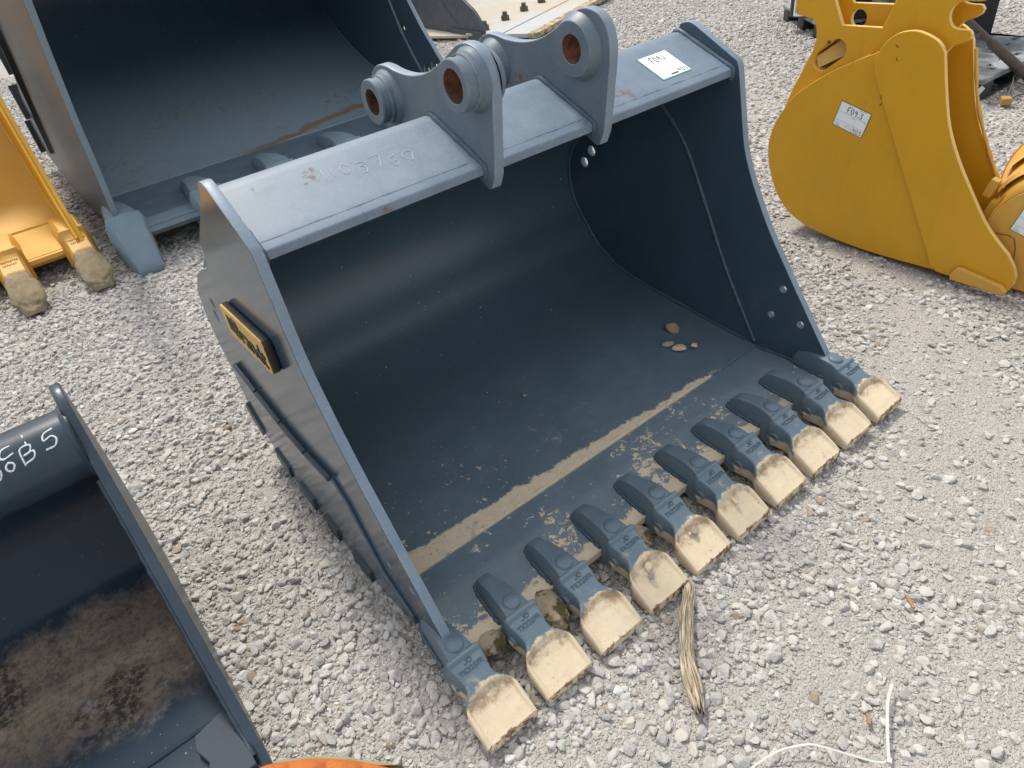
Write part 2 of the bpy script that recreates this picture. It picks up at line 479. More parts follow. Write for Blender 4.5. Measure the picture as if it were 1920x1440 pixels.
ng = bpy.data.node_groups.new('gravel', 'GeometryNodeTree')
ng.interface.new_socket('Geometry', in_out='INPUT', socket_type='NodeSocketGeometry'); ng.interface.new_socket('Geometry', in_out='OUTPUT', socket_type='NodeSocketGeometry')
gi = ng.nodes.new('NodeGroupInput'); go = ng.nodes.new('NodeGroupOutput')
def nattr(nm, ty):
    n_ = ng.nodes.new('GeometryNodeInputNamedAttribute'); n_.data_type = ty; n_.inputs[0].default_value = nm
    return n_.outputs[0]
def pick(k):
    cmp_ = ng.nodes.new('FunctionNodeCompare'); cmp_.data_type = 'INT'; cmp_.operation = 'EQUAL'
    ng.links.new(nattr('proto', 'INT'), cmp_.inputs[2]); cmp_.inputs[3].default_value = k
    s_ = ng.nodes.new('GeometryNodeSeparateGeometry'); s_.domain = 'POINT'
    ng.links.new(gi.outputs[0], s_.inputs[0]); ng.links.new(cmp_.outputs[0], s_.inputs[1]); return s_.outputs[0]
g2i = ng.nodes.new('GeometryNodeGeometryToInstance')
for k in range(NP - 1, -1, -1): ng.links.new(pick(k), g2i.inputs[0])
ip = ng.nodes.new('GeometryNodeInstanceOnPoints'); ng.links.new(pick(-1), ip.inputs['Points'])
# one instance per prototype
jn = ng.nodes.new('GeometryNodeJoinGeometry'); ng.nodes.remove(g2i)
for k in range(NP - 1, -1, -1):
    g_ = ng.nodes.new('GeometryNodeGeometryToInstance'); ng.links.new(pick(k), g_.inputs[0]); ng.links.new(g_.outputs[0], jn.inputs[0])
ng.links.new(jn.outputs[0], ip.inputs['Instance']); ip.inputs['Pick Instance'].default_value = True
ng.links.new(nattr('pick', 'INT'), ip.inputs['Instance Index']); ng.links.new(nattr('size', 'FLOAT'), ip.inputs['Scale'])
e2r = ng.nodes.new('FunctionNodeEulerToRotation'); ng.links.new(nattr('turn', 'FLOAT_VECTOR'), e2r.inputs[0]); ng.links.new(e2r.outputs[0], ip.inputs['Rotation'])
ng.links.new(ip.outputs[0], go.inputs[0])
md = gravel.modifiers.new('gravel', 'NODES'); md.node_group = ng

# ------------------------------------------------------------------ materials of the main bucket
MAIN = Vector((0.855, 0.30, 0.0)); TS = 0.19        # base of the bucket; tooth spacing

def mud_shell(t, c, r):
    x, y, z = t.sep(t.vec((1, 1, 1), add=tuple(MAIN)))
    nz = t.noise(16, 7, .7)
    wob = t.math('MULTIPLY', t.math('SUBTRACT', nz, .5), .09)
    w = t.math('SUBTRACT', .093, t.math('MULTIPLY', x, .052))
    far = t.math('SUBTRACT', w, t.math('ADD', y, wob))
    band = t.step(far, -.004, .008)
    gap = t.step(t.noise(5, 3, .6), t.math('ADD', .30, t.math('MULTIPLY', t.step(x, 1.1, 1.5), .27)), t.math('ADD', .36, t.math('MULTIPLY', t.step(x, 1.1, 1.5), .27)))
    fine = t.step(t.noise(90, 5, .72), .31, .40)
    m = t.math('MULTIPLY', t.math('MULTIPLY', band, gap), fine)
    near = t.step(y, .55, .05)
    blot = t.math('MULTIPLY', t.math('MULTIPLY', t.step(t.noise(34, 4, .62), .645, .655), near), t.step(x, 1.2, .1))
    m = t.math('MAXIMUM', m, blot)
    flat = t.step(z, .22, .14)
    dusty = t.math('MULTIPLY', t.math('MULTIPLY', t.step(y, 1.0, .0), t.step(z, .30, .10)), t.math('ADD', .26, t.math('MULTIPLY', t.step(t.noise(8, 6, .7), .4, .7), .14)))  # dust plus the floor's sky sheen, painted paler towards the mouth
    c = t.mix(dusty, c, (.21, .27, .31)); r = t.fmix(dusty, r, .7)
    mc = t.mix(t.noise(40, 5, .6), MUD_B, MUD_A)
    return t.mix(m, c, mc), t.fmix(m, r, .95)

def mud_lip(t, c, r):
    x, y, z = t.sep(t.vec((1, 1, 1), add=tuple(MAIN)))
    front = t.step(y, -.10, -.30)
    nn = t.math('ADD', t.math('MULTIPLY', t.noise(34, 8, .72, dist=.8), .62), t.math('MULTIPLY', t.noise(7, 4, .6), .38))
    thr = t.math('SUBTRACT', .572, t.math('MULTIPLY', front, .072))
    thr = t.math('ADD', thr, t.math('MULTIPLY', t.step(x, 1.1, 1.6), .06))
    m = t.step(nn, thr, t.math('ADD', thr, .012))
    m = t.math('MULTIPLY', m, t.step(t.noise(110, 3, .7), .28, .42))
    edge = t.math('MULTIPLY', t.step(t.math('ADD', y, t.math('MULTIPLY', t.math('SUBTRACT', t.noise(20, 5, .7), .5), .11)), -.262, -.280), t.step(x, 1.66, 1.3))
    m = t.math('MAXIMUM', m, edge)
    under = t.step(z, .052, .042)
    m = t.math('MAXIMUM', m, t.math('MULTIPLY', under, t.step(t.noise(9, 4), .3, .5)))
    film = t.math('ADD', .16, t.math('MULTIPLY', t.step(t.noise(7, 6, .7), .38, .7), .22))
    c = t.mix(film, c, (.22, .28, .32)); r = t.fmix(film, r, .7)
    mc = t.mix(t.noise(30, 6, .65), MUD_B, MUD_A)
    moss = t.math('MULTIPLY', t.step(t.noise(17, 5, .7), .60, .66), t.math('MULTIPLY', t.step(x, .55, .3), t.step(y, -.24, -.28)))
    mc = t.mix(moss, mc, (.085, .075, .025))
    return t.mix(m, c, mc), t.fmix(m, r, .95)

def mud_tooth(t, c, r):
    off = t.math('MULTIPLY', t.rnd(), 37.0)
    cb = t.n.new('ShaderNodeCombineXYZ'); t.put(cb.inputs[0], off); t.put(cb.inputs[1], off)
    v = t.vec((1, 1, 1), add=cb.outputs[0])
    x, y, z = t.sep(t.vec((1, 1, 1), add=tuple(MAIN)))
    wob = t.math('MULTIPLY', t.math('SUBTRACT', t.noise(24, 5, .65, v), .5), .046)
    yy = t.math('ADD', y, wob)
    arc = t.math('SUBTRACT', t.math('MULTIPLY', t.math('POWER', t.math('MULTIPLY', t.math('ABSOLUTE', x), 14.3), 2.4), -.024), .435)
    tip = t.step(t.math('SUBTRACT', yy, arc), .004, -.003)
    tip = t.math('MAXIMUM', tip, t.step(yy, -.478, -.486))
    low = t.step(t.math('ADD', z, t.math('MULTIPLY', wob, .5)), .066, .056)
    m = t.math('MAXIMUM', tip, low)
    m = t.math('MULTIPLY', m, t.step(t.noise(120, 3, .7, v), .24, .36))
    haze_ = t.math('MULTIPLY', t.step(t.noise(26, 6, .75, v), .52, .72), t.math('MULTIPLY', t.step(yy, -.36, -.43), .55))
    c = t.mix(haze_, c, MUD_B)
    mc = t.mix(t.noise(34, 6, .65, v), MUD_B, MUD_A)
    brown = t.step(t.noise(21, 6, .75, v), .60, .74)
    mc = t.mix(t.math('MULTIPLY', brown, .6), mc, (.29, .20, .12)); back = t.math('MULTIPLY', t.math('MULTIPLY', t.step(yy, -.436, -.446), t.step(yy, -.482, -.462)), t.step(t.noise(16, 6, .75, v), .42, .60)); mc = t.mix(t.math('MULTIPLY', back, .75), mc, (.25, .165, .095)); pit = t.step(t.noise(70, 4, .7, v), .60, .70); mc = t.mix(t.math('MULTIPLY', pit, .45), mc, (.33, .25, .16))
    c = t.mix(m, c, mc); r = t.fmix(m, r, .95)
    lead = t.step(t.math('ADD', y, t.math('MULTIPLY', t.math('SUBTRACT', t.noise(38, 6, .75, v), .5), .050)), -.5455, -.5500)
    c = t.mix(lead, c, t.mix(t.noise(60, 4, .7, v), (.11, .065, .045), (.27, .14, .07)))
    rs = t.math('MULTIPLY', t.step(t.noise(15, 7, .75, v), .635, .69), tip)
    c = t.mix(t.math('MULTIPLY', rs, .8), c, (.34, .13, .045))
    return c, r

M_SHELL = paint('shell_paint', BLUE, dust_amt=.06, rough=.31, speck=1.0, scuff=.12, mud=mud_shell, bumpiness=.4, spec=.6)
M_RIM = paint('skylit_scuffed_edge', (.13, .19, .25), dust=(.34, .38, .42), dust_amt=.35, rough=.40, rust=.25, edge=.7, scuff=.15, edge_col=(.44, .48, .50))  # paler than the plate faces: scuffs plus sky light put into the colour
M_RELIEF = paint('relief_paint', (.055, .088, .114), dust_amt=.1, rough=.5)
M_LIP = paint('lip_paint', (.068, .108, .138), dust_amt=.30, rough=.46, speck=.3, mud=mud_lip)
M_SIDE = paint('side_paint', (.034, .062, .092), dust_amt=.05, rough=.15, edge=.35, rust=.0, bumpiness=.06, spec=.7)
M_DARKP = paint('strip_paint', (.022, .036, .050), dust_amt=.10, rough=.4)
M_BEAM = paint('beam_paint', (.098, .142, .192), dust_amt=.36, rough=.42, rust=.28, scuff=.12, edge=.8, dust=(.29, .35, .42), edge_col=(.46, .50, .50))  # beam, lip, teeth and adapters: paler blue holds sky light on upward faces
M_EAR = paint('ear_paint', (.080, .115, .150), dust_amt=.30, rough=.42, rust=.35, scuff=.12, edge=.6, edge_col=(.40, .43, .44))
M_TOOTH = paint('tooth_paint', (.082, .130, .166), dust_amt=.30, rough=.44, mud=mud_tooth)
M_ADAPT = paint('adapter_paint', (.080, .126, .160), dust_amt=.30, rough=.42)
M_WELD = paint('weld_paint', (.038, .066, .096), dust_amt=.12, rough=.45, bumpiness=1.0)
M_RUST = NT('bore_rust'); M_RUST = M_RUST.out(M_RUST.mix(M_RUST.step(M_RUST.noise(18, 7, .75), .35, .7), (.045, .025, .018), (.26, .085, .035)), .85, M_RUST.bump(M_RUST.noise(120, 4), .001, .7))
M_BLACK = plain('badge_black', (.012, .012, .012), .5)
M_BADGE = plain('badge_yellow', (.62, .38, .10), .5)
M_PAPER = plain('tag_paper', (.80, .84, .82), .55, var=.03)
M_TAGEDGE = plain('tag_green', (.10, .36, .27), .5)
M_TAGEDGE2 = plain('tag_dark_green', (.03, .13, .07), .5)
M_INK = plain('ink', (.03, .03, .035), .6)
M_PRINT = plain('grey_print', (.34, .36, .36), .6)
M_CHALK = plain('chalk', (.60, .62, .63), .9, var=.3, scale=200)
M_SCRATCH = plain('faint_chalk', (.36, .40, .44), .9, var=.5, scale=90)
M_DARKIN = plain('dark_hollow', (.015, .015, .016), .9)

# ------------------------------------------------------------------ main bucket
bucket = thing('excavator_bucket', MAIN, 'wide blue grey digging bucket with ten muddy flared teeth, lying open in the middle', 'bucket', 'excavator buckets standing on the gravel')
XL, XR = 0.012, 1.698          # inner faces of the side plates
XLo, XRo = -0.016, 1.726       # outer faces
inner = spline([(0.0, .058), (.12, .066), (.232, .075), (.468, .100), (.63, .118), (.779, .152), (.90, .222), (.974, .305), (1.035, .385), (1.068, .462), (1.078, .55), (1.062, .62), (1.021, .685), (.93, .77), (.80, .865), (.70, .935), (.58, 1.03), (.485, 1.13)], .025)
outer = offset_poly(inner, .024)
MB().prism(inner + outer[::-1], XL - .004, XR + .004).build('shell', M_SHELL, bucket, 25)
# lip: rising gently to its front edge
lip = [(0.012, .012), (0.012, .052), (-.302, .0735), (-.317, .068), (-.317, .040), (-.300, .028)]
bevel(MB().prism(lip[::-1], XL - .02, XR + .02).build('lip_plate', M_LIP, bucket), .004)
# seam weld between lip and floor
MB().tube([(XL + i * (XR - XL) / 120, .010 + random.uniform(-.002, .002), .0535) for i in range(121)], .0062, 6, jitter=.25).build('seam_weld', M_SHELL, bucket, 60)

side_outline = spline([(.452, 1.178), (.44, 1.205), (.405, 1.214), (.375, 1.206)], .01) + [(.196, 1.112), (.186, 1.094)] + \
    spline([(.182, 1.08), (.165, .985), (.126, .80), (.026, .597), (-.078, .44), (-.18, .296), (-.285, .150)], .03) + \
    [(-.300, .120), (-.288, .098), (-.16, .085), (-.16, .050)] + \
    spline([(-.02, .020), (.20, .002), (.45, .010), (.62, .030), (.79, .070), (.92, .168), (1.01, .28), (1.07, .385), (1.10, .50), (1.092, .60), (1.05, .685), (.96, .765), (.87, .815)], .03) + \
    spline([(.85, .83), (.76, .865), (.715, .905), (.70, .95), (.68, .985), (.64, 1.02)], .015) + [(.56, 1.085)]
side_outline = side_outline[::-1]
hr = .019
holes = [circ(-.082, .348, .0135), circ(-.045, .224, .0135), circ(-.17, .230, .0135), circ(.92, .664, .022), circ(.969, .604, .022)]
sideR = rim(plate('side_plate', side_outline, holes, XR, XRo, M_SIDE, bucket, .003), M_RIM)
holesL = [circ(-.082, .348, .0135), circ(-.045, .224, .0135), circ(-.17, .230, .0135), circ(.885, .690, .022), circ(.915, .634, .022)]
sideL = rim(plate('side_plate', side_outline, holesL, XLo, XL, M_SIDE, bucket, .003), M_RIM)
# weld beads on the inside of the side plates: cutter joint and shell joint
joint = spline([(.53, .935), (.401, .796), (.292, .588), (.179, .355), (.014, .076)], .012)
shellj = [p for p in offset_poly(inner, -.004)]
for s, o_ in ((XR - .001, sideR), (XL + .001, sideL)):
    MB().tube([(s, y, z) for y, z in joint], .0075, 6, jitter=.22).build('joint_weld', M_WELD, o_, 60)
    MB().tube([(s, y, z) for y, z in shellj[2:]], .008, 6, jitter=.25).build('shell_weld', M_WELD, o_, 60)
    MB().tube([(s + (.004 if s > 1 else -.004) * 0, .01 - i * .0135, .055 + i * .00085) for i in range(14)], .009, 6, jitter=.25).build('lip_weld', M_WELD, o_, 60)

# heel wear plate and bar on the left outer face, wear strips round the shell
heel = [(.90, .450), (.73, .418), (.552, .388), (.368, .378), (.19, .392), (.124, .345), (.006, .150), (-.13, .080), (-.14, .054), (-.02, .024), (.20, .006), (.45, .014), (.62, .034), (.79, .075), (.90, .155), (.97, .25), (.985, .35)]
for x0, x1, sp in ((XLo - .010, XLo, sideL), (XRo, XRo + .010, sideR)):
    plate('heel_plate', heel[::-1], [], x0, x1, M_SIDE, sp, .002)
xb = XLo - .010
for a, b in (((.895, .448), (.735, .418)), ((.725, .416), (.555, .388)), ((.548, .387), (.375, .378)), ((.365, .378), (.20, .391))):
    MB().tube([(xb - .001, a[0], a[1]), (xb - .001, b[0], b[1])], .009, 6).build('wear_bar', M_DARKP, sideL, 20)
for (ya, yb) in ((.14, .22), (.33, .41), (.51, .60), (.70, .78), (.88, .95)):
    pts = [p for p in outer if ya - .02 <= p[0] <= yb + .02 and p[1] < .5]
    lo = offset_poly(pts, .058)
    MB().prism(offset_poly(pts, .001) + lo[::-1], XLo - .018, XRo + .018).build('wear_strip', M_DARKP, bucket, 20)

# top beam: bent top plate, front bar, rear web
top = [(.207, 1.060), (.207, 1.083), (.214, 1.088)] + [(.214 + i * (.415 - .214) / 4, 1.088 + i * (1.172 - 1.088) / 4) for i in range(1, 5)] + [(.437, 1.180), (.456, 1.179), (.470, 1.166), (.478, 1.145)]
under = [(.455, 1.130), (.447, 1.150), (.432, 1.155), (.415, 1.148), (.235, 1.073), (.222, 1.060)]
beam = MB().prism((top + under), XL, XR).build('top_beam', M_BEAM, bucket, 28)
bevel(beam, .0035, 3)
TN = Vector((0, -.3855, .9227)); T0 = Vector((0, .214, 1.088))
def on_top(x, d, h=0.0):            # d along the slope from the front bend
    u = Vector((0, .9227, .3855)); return Vector((x, 0, 0)) + T0 + u * d + TN * h
MB().tube([on_top(XL + .01 + i * (XR - XL - .02) / 100, .022 + random.uniform(-.001, .001), -.0015) for i in range(101)], .0035, 5, jitter=.2).build('bar_weld', M_BEAM, beam, 60)
# front-to-back welds at ends of the beam and at the ears
EAR_T = .033; EARS = (.655, 1.06)
def beam_weld(x, r=.011):
    P = [(x, .214, 1.052), (x, .206, 1.066), (x, .206, 1.084)] + [tuple(on_top(x, i * .0197, .0)) for i in range(0, 12)] + [(x, .44, 1.182), (x, .46, 1.178), (x, .476, 1.155)]
    MB().tube(P, r, 7, jitter=.16).build('beam_weld', M_WELD, beam, 60)
for xx in (XL, XR, EARS[0], EARS[0] + EAR_T, EARS[1], EARS[1] + EAR_T): beam_weld(xx)

ear_outline = [(.205, 1.018), (.188, 1.024), (.170, 1.06)] + spline([(.160, 1.11), (.146, 1.20), (.134, 1.29), (.146, 1.345), (.176, 1.378), (.222, 1.389), (.262, 1.381), (.30, 1.360), (.36, 1.326), (.42, 1.299), (.48, 1.283), (.54, 1.277), (.60, 1.279), (.65, 1.287), (.695, 1.287), (.735, 1.272), (.762, 1.245), (.770, 1.205), (.755, 1.155), (.73, 1.10), (.74, 1.02), (.80, .95)], .014) + [(.80, .90), (.74, .905), (.56, 1.06), (.42, 1.10), (.30, 1.07), (.23, 1.03)]
H1, H2, H3 = (.672, 1.196), (.212, 1.302), (.258, 1.287)
for i, ex in enumerate(EARS):
    HF = H2 if i == 0 else H3; rf_ = .042 if i == 0 else .039
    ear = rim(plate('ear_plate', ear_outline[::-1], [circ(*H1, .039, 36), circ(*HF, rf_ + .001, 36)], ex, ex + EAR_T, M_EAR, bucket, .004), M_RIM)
    for (h, r0, rb) in ((H1, .066, .038), (HF, .066 if i == 0 else .076, rf_)):
        for sgn, x0 in ((-1, ex), (1, ex + EAR_T)):
            ln = (.060 if i == 0 else .030) if sgn < 0 else .026
            prof = [(rb, -.002), (rb, ln - .002), (rb + .002, ln), (r0 - .003, ln), (r0, ln - .003)]
            if ln > .05: prof += [(r0, ln * .50), (r0 + .004, ln * .47), (r0 + .004, ln * .26), (r0 + .007, ln * .22)]
            prof += [(r0 + .009, .009), (r0 + .016, -.001)]
            boss = MB().lathe(prof, (x0, h[0], h[1]), (sgn, 0, 0), 44).build('pin_boss', M_EAR, ear, 32)
            if ln > .05:     # oil slot and weld tabs on top of the boss
                n_ = Vector((0, .12, 1)).normalized()
                MB().lathe([(.0001, .0012), (.0075, .0012), (.009, -.004)], (ex - ln * .66, h[0] + n_.y * r0, h[1] + n_.z * r0), n_, 14).build('grease_hole', M_DARKIN, boss, 60)
        MB().lathe([(rb - .0015, -.0585 if i == 0 else -.028), (rb - .0015, EAR_T + .025)], (ex, h[0], h[1]), (1, 0, 0), 40).build('bore', M_RUST, ear, 60)

# adapters and teeth (shapes at tooth 0, copies along the lip)
def adapter_mesh():
    mb = MB(); st = []
    for (y, w, zt, zb) in [(-.160, .014, .079, .060), (-.166, .020, .098, .060), (-.180, .024, .117, .060), (-.215, .028, .131, .060), (-.26, .033, .140, .058), (-.30, .039, .144, .040), (-.325, .042, .142, .032), (-.345, .045, .136, .030), (-.362, .045, .132, .030)]:
        row = []
        for (a, b) in [(-1, 0), (-1, .5), (-1.02, .80), (-.90, .955), (-.55, 1.0), (0, 1.015), (.55, 1.0), (.90, .955), (1.02, .80), (1, .5), (1, 0)]:
            fl = 1.22 if b < .2 else (1.0 if b < .6 else .92)
            row.append((a * w * fl, y, zb + (zt - zb) * b))
        st.append(row)
    mb.grid(st); mb.add(st[0], [tuple(range(11))]); mb.add(st[-1], [tuple(range(11))])
    # round boss on top
    c = (0, -.320, .1445); ax = Vector((0, -.10, 1)).normalized()
    mb.lathe([(.0001, .0035), (.0205, .0035), (.0235, .001), (.0255, -.004)], c, ax, 24)
    return mb.mesh('adapter', 50, merge=.0001)
def w_t(y):
    return float(np.interp(-y, [.346, .352, .36, .385, .402, .416, .428, .440, .452, .464, .476, .547], [.0480, .0510, .0510, .0470, .0432, .0415, .0440, .0530, .0645, .0730, .0765, .0765]))
def z_t(y): return float(np.interp(-y, [.346, .352, .362, .366, .385, .42, .45, .48, .52, .547], [.134, .1415, .1415, .131, .126, .109, .095, .080, .058, .040]))
def z_b(y): return float(np.interp(-y, [.346, .38, .44, .50, .547], [.030, .028, .022, .014, .010]))
def tooth_mesh():
    mb = MB(); ys = [-.346 - i * (.547 - .346) / 84 for i in range(85)]; nx = 49; T = []; B = []
    for y in ys:
        w, zt, zb = w_t(y), z_t(y), z_b(y); row = []; bot = []
        for j in range(nx):
            a = -1 + 2 * j / (nx - 1); a = math.copysign(abs(a) ** .85, a); x = a * w
            z = zt
            # rounded shoulders
            e = (1 - abs(a)) * w
            rs = .010
            if e < rs: z -= (rs - math.sqrt(max(rs * rs - (rs - e) ** 2, 0))) * (.75 if y > -.44 else .45)
            # scoop in the flared blade with raised side rims
            rim = .0095
            sx = min(1, max(0, ((.0765 - rim) - abs(x)) / .0055)); arc = -.438 - .019 * (abs(x) / .07) ** 2.6
            sy = min(1, max(0, (arc - y) / .013)); fade = min(1, max(0, (y + .5495) / .075)) ** .8
            sx = sx * sx * (3 - 2 * sx); sy = sy * sy * (3 - 2 * sy)
            z -= .0145 * sx * sy * fade
            row.append((x, y, z)); bot.append((x * .97, y, zb))
        T.append(row); B.append(bot)
    mb.grid(T); mb.grid(B)
    for j in (0, nx - 1): mb.grid([[T[i][j], ((T[i][j][0]) * 1.015, ys[i], (T[i][j][2] * .6 + B[i][j][2] * .4)), B[i][j]] for i in range(len(ys))])
    for i in (0, len(ys) - 1): mb.grid([T[i], B[i]])
    return mb.mesh('tooth', 45, merge=.0002)
def tooth_logo(mb_y=-.3735, z=None):
    """the maker's mark above the lettering: a D with a hook"""
    mb = MB(); zz = lambda y: z_t(y) + .0012
    pts = [(.002, -.3685), (.010, -.369), (.0125, -.3735), (.0095, -.3785), (.002, -.3790), (.002, -.3690)]
    mb.tube([(x, y, zz(y)) for x, y in spline(pts, .002)], .0013, 5)
    pts = [(-.003, -.3690), (-.003, -.3770), (-.008, -.3795), (-.0125, -.3765)]
    mb.tube([(x, y, zz(y)) for x, y in spline(pts, .002)], .0013, 5)
    return mb.mesh('lettering', 60)
ad_me, to_me = adapter_mesh(), tooth_mesh()
slope = math.atan2(.128 - .118, .03)
yt = -.3925
tm = text_mesh('TK225FR', .0195, .0012, frame((0, yt, z_t(yt) + .0008), (1, 0, 0), (0, .38, .20)), .0002)
lm = tooth_logo()
def ringpin(x):
    mb = MB(); mb.lathe([(.0001, .004), (.006, .004), (.006, .001), (.011, .001), (.012, .007), (.0165, .007), (.021, -.006)], (x, -.372, .066), (math.copysign(1, x), 0, 0), 20); return mb
for k in range(10):
    L = Vector((k * TS, 0, 0))
    if k == 0:
        for me in (ad_me, to_me, tm, lm): me.transform(Matrix.Translation(-MAIN))
    o = bpy.data.objects.new('adapter', ad_me); COL.objects.link(o); o.parent = bucket; o.location = L
    if k == 0: ad_me.materials.append(M_ADAPT)
    t_ = bpy.data.objects.new('tooth', to_me); COL.objects.link(t_); t_.parent = bucket; t_.location = L
    if k == 0:
        to_me.materials.append(M_TOOTH); tm.materials.append(M_RELIEF); lm.materials.append(M_RELIEF)
        pm = ringpin(-.047).mesh('retaining_pin', 40); pm.transform(Matrix.Translation(-MAIN)); pm.materials.append(M_TOOTH)
        # weld round the adapter tail
        U = spline([(-.046, -.312), (-.040, -.25), (-.031, -.19), (-.018, -.158), (0, -.152), (.018, -.158), (.031, -.19), (.040, -.25), (.046, -.312)], .006)
        wm = MB().tube([(x, y, .0755 - (y + .30) * .068) for x, y in U], .006, 6, jitter=.25).mesh('tail_weld', 60)
        wm.transform(Matrix.Translation(-MAIN)); wm.materials.append(M_WELD)
    for nm, me, par in (('lettering', tm, t_), ('maker_mark', lm, t_), ('retaining_pin', pm, t_), ('tail_weld', wm, o)):
        q = bpy.data.objects.new(nm, me); COL.objects.link(q); q.parent = par

# badge on the left plate, reading from outside
bx = XLo - .026
badge = [(.640, .700), (.312, .712), (.297, .724), (.297, .806), (.31, .818), (.630, .806), (.645, .795)]
bd = plate('badge', badge, [], XLo - .001, bx, M_BLACK, sideL, .006)
plate('badge_face', [(y * .97 + .0145, z) for y, z in badge], [], bx - .0015, bx + .004, M_BADGE, bd, .001)
tb = text_mesh('Brandt', .088, .001, frame((bx - .0030, .435, .757), (0, -1, -.02), (0, -.02, 1)), .0006)
link('badge_lettering', tb, M_BLACK, bd)
for i in range(3):
    y = .600 - i * .017
    MB().prism([(y, .735), (y - .009, .735), (y - .013, .785), (y - .004, .785)], bx - .0032, bx - .001).build('badge_stripe', M_BLACK, bd)

# chalk number on the beam, tag near its right end
def ttop(x, d, h): return on_top(x, d, h + .0008)
cx = 0.0
for ch in '1103760':
    writing(ch, None, .045, .034, .0022, .22, .10, thick=.0002, surf=lambda u, v, z: ttop(.258 + (u + cx) * 1.02 + v * .12, .140 + v - .04 * ((u + cx) / .24) + .004 * math.sin(cx * 60), z)).build('chalk_character', M_SCRATCH, bucket, 60)
    cx += .034 * (.4 if ch == '1' else 1) + .034 * .26

def price_tag(name, M, w, h, txt, date, edge, parent, bar=False, smear=False):
    """paper label with printed boxes and pen writing; M: origin at its lower left corner"""
    P = lambda x, y, z=0.0: M @ Vector((x, y, z))
    def slab(mb, x0, y0, x1, y1, z0, z1):
        v = [P(x, y, z) for z in (z0, z1) for x, y in ((x0, y0), (x1, y0), (x1, y1), (x0, y1))]
        mb.add(v, [(3, 2, 1, 0), (4, 5, 6, 7), (0, 1, 5, 4), (1, 2, 6, 5), (2, 3, 7, 6), (3, 0, 4, 7)])
        return mb
    tg = slab(MB(), 0, 0, w, h, 0, .0008).build(name, edge, parent)
    slab(MB(), w * .02, h * .022, w * .98, h * .978, .0006, .0014).build('tag_paper', M_PAPER, tg)
    ln = MB(); t = w * .008; Z0, Z1 = .0013, .0018
    slab(ln, w * .03, h * .60, w * .97, h * .60 + t, Z0, Z1); slab(ln, w * .03, h * .26, w * .62, h * .26 + t, Z0, Z1)
    slab(ln, w * .62, h * .03, w * .62 + t, h * .60, Z0, Z1); slab(ln, w * .64, h * .26, w * .97, h * .26 + t * .6, Z0, Z1)
    for (x, y, l) in ((.30, .90, .14), (.62, .93, .22), (.50, .54, .09), (.88, .54, .08), (.08, .17, .1), (.07, .10, .13), (.06, .045, .16), (.40, .18, .12), (.38, .11, .18)):
        slab(ln, w * x, h * y, w * (x + l), h * y + t * 1.6, Z0, Z1)
    for (x, y) in ((.21, .17), (.21, .11), (.245, .05), (.56, .18), (.585, .11)):
        for k in range(10):
            a, b = 2 * math.pi * k / 10, 2 * math.pi * (k + 1) / 10; r = w * .014
            q = [P(w * x + r * c_ * math.cos(g), h * y + r * c_ * math.sin(g), Z1) for g, c_ in ((a, 1), (b, 1), (b, .6), (a, .6))]
            ln.add(q, [(0, 1, 2, 3)])
    ln.build('tag_print', M_PRINT, tg, fix=False)['kind'] = 'stuff'
    ink = MB()
    for s, x, y, hh in ((txt, .27, .65, .22), (date, .645, .06, .15)):
        g = writing(s, M @ Matrix.Translation((w * x, h * y, .0019)), h * hh, w * (.095 if s == txt else .072), w * (.021 if s == txt else .014), .3, .04)
        ink.add(g.v, g.f)
    if smear: slab(ink, w * .36, h * .07, w * .60, h * .115, Z0, Z1 + .0003)
    ink.build('pen_writing', M_INK, tg, fix=False)['kind'] = 'stuff'
    return tg
o0 = on_top(1.417, .0, 0); 
u = Vector((.136, 0, .002)); v = (on_top(0, 1) - on_top(0, 0))
Mt = frame(on_top(1.418, .052, .0008), (1, .012, .005), v)
price_tag('paper_tag', Mt, .137, .127, 'F09.1', '9/25', M_TAGEDGE, bucket, smear=True)

# ------------------------------------------------------------------ other materials
M_REAR = paint('rear_paint', (.070, .112, .150), dust_amt=.38, rough=.42, rust=.10, speck=.6, edge=.5, edge_col=(.34, .38, .38))
M_REARS = paint('rear_side_paint', (.036, .064, .095), dust_amt=.08, rough=.26, rust=.05)
M_RRIM = paint('lit_rear_edge', (.16, .22, .27), dust_amt=.4, rough=.45, rust=.55, edge=.7, edge_col=(.42, .44, .42))  # rusty edges, with the light on them painted in as paler blue
def rear_floor(t, c, r):
    x, y, z = t.sep(t.vec((1, 1, 1), add=(1.3, 4.2, 0)))
    low = t.step(z, .80, .25)
    m = t.math('MULTIPLY', t.math('MULTIPLY', t.step(t.noise(2.6, 4, .6), .46, .60), t.step(t.noise(22, 6, .75), .54, .62)), t.math('MULTIPLY', t.step(z, .85, .4), .75))
    d = t.math('MULTIPLY', low, .85)  # dust and sky light on the low floor, painted as one pale tone
    c = t.mix(d, c, (.22, .29, .335)); r = t.fmix(d, r, .7)
    streakv = t.vec((.6, 5, 5)); wob = t.math('MULTIPLY', t.math('SUBTRACT', t.noise(1.6, 3), .5), .35)
    yl = t.math('ABSOLUTE', t.math('SUBTRACT', t.math('ADD', y, wob), t.math('ADD', 3.98, t.math('MULTIPLY', t.math('SUBTRACT', x, 1.2), .22))))
    line = t.math('MULTIPLY', t.math('MULTIPLY', t.step(yl, .045, .015), t.step(x, .95, 1.25)), t.step(z, .40, .3))
    m = t.math('MAXIMUM', m, t.math('MULTIPLY', line, .9))
    return t.mix(m, c, t.mix(t.noise(40, 4), (.16, .085, .05), (.24, .17, .11))), t.fmix(m, r, .9)
M_REARIN = paint('rear_shell_paint', (.026, .048, .075), dust_amt=.07, rough=.38, speck=.95, spec=.35, mud=rear_floor)
YEL = (.62, .315, .010)
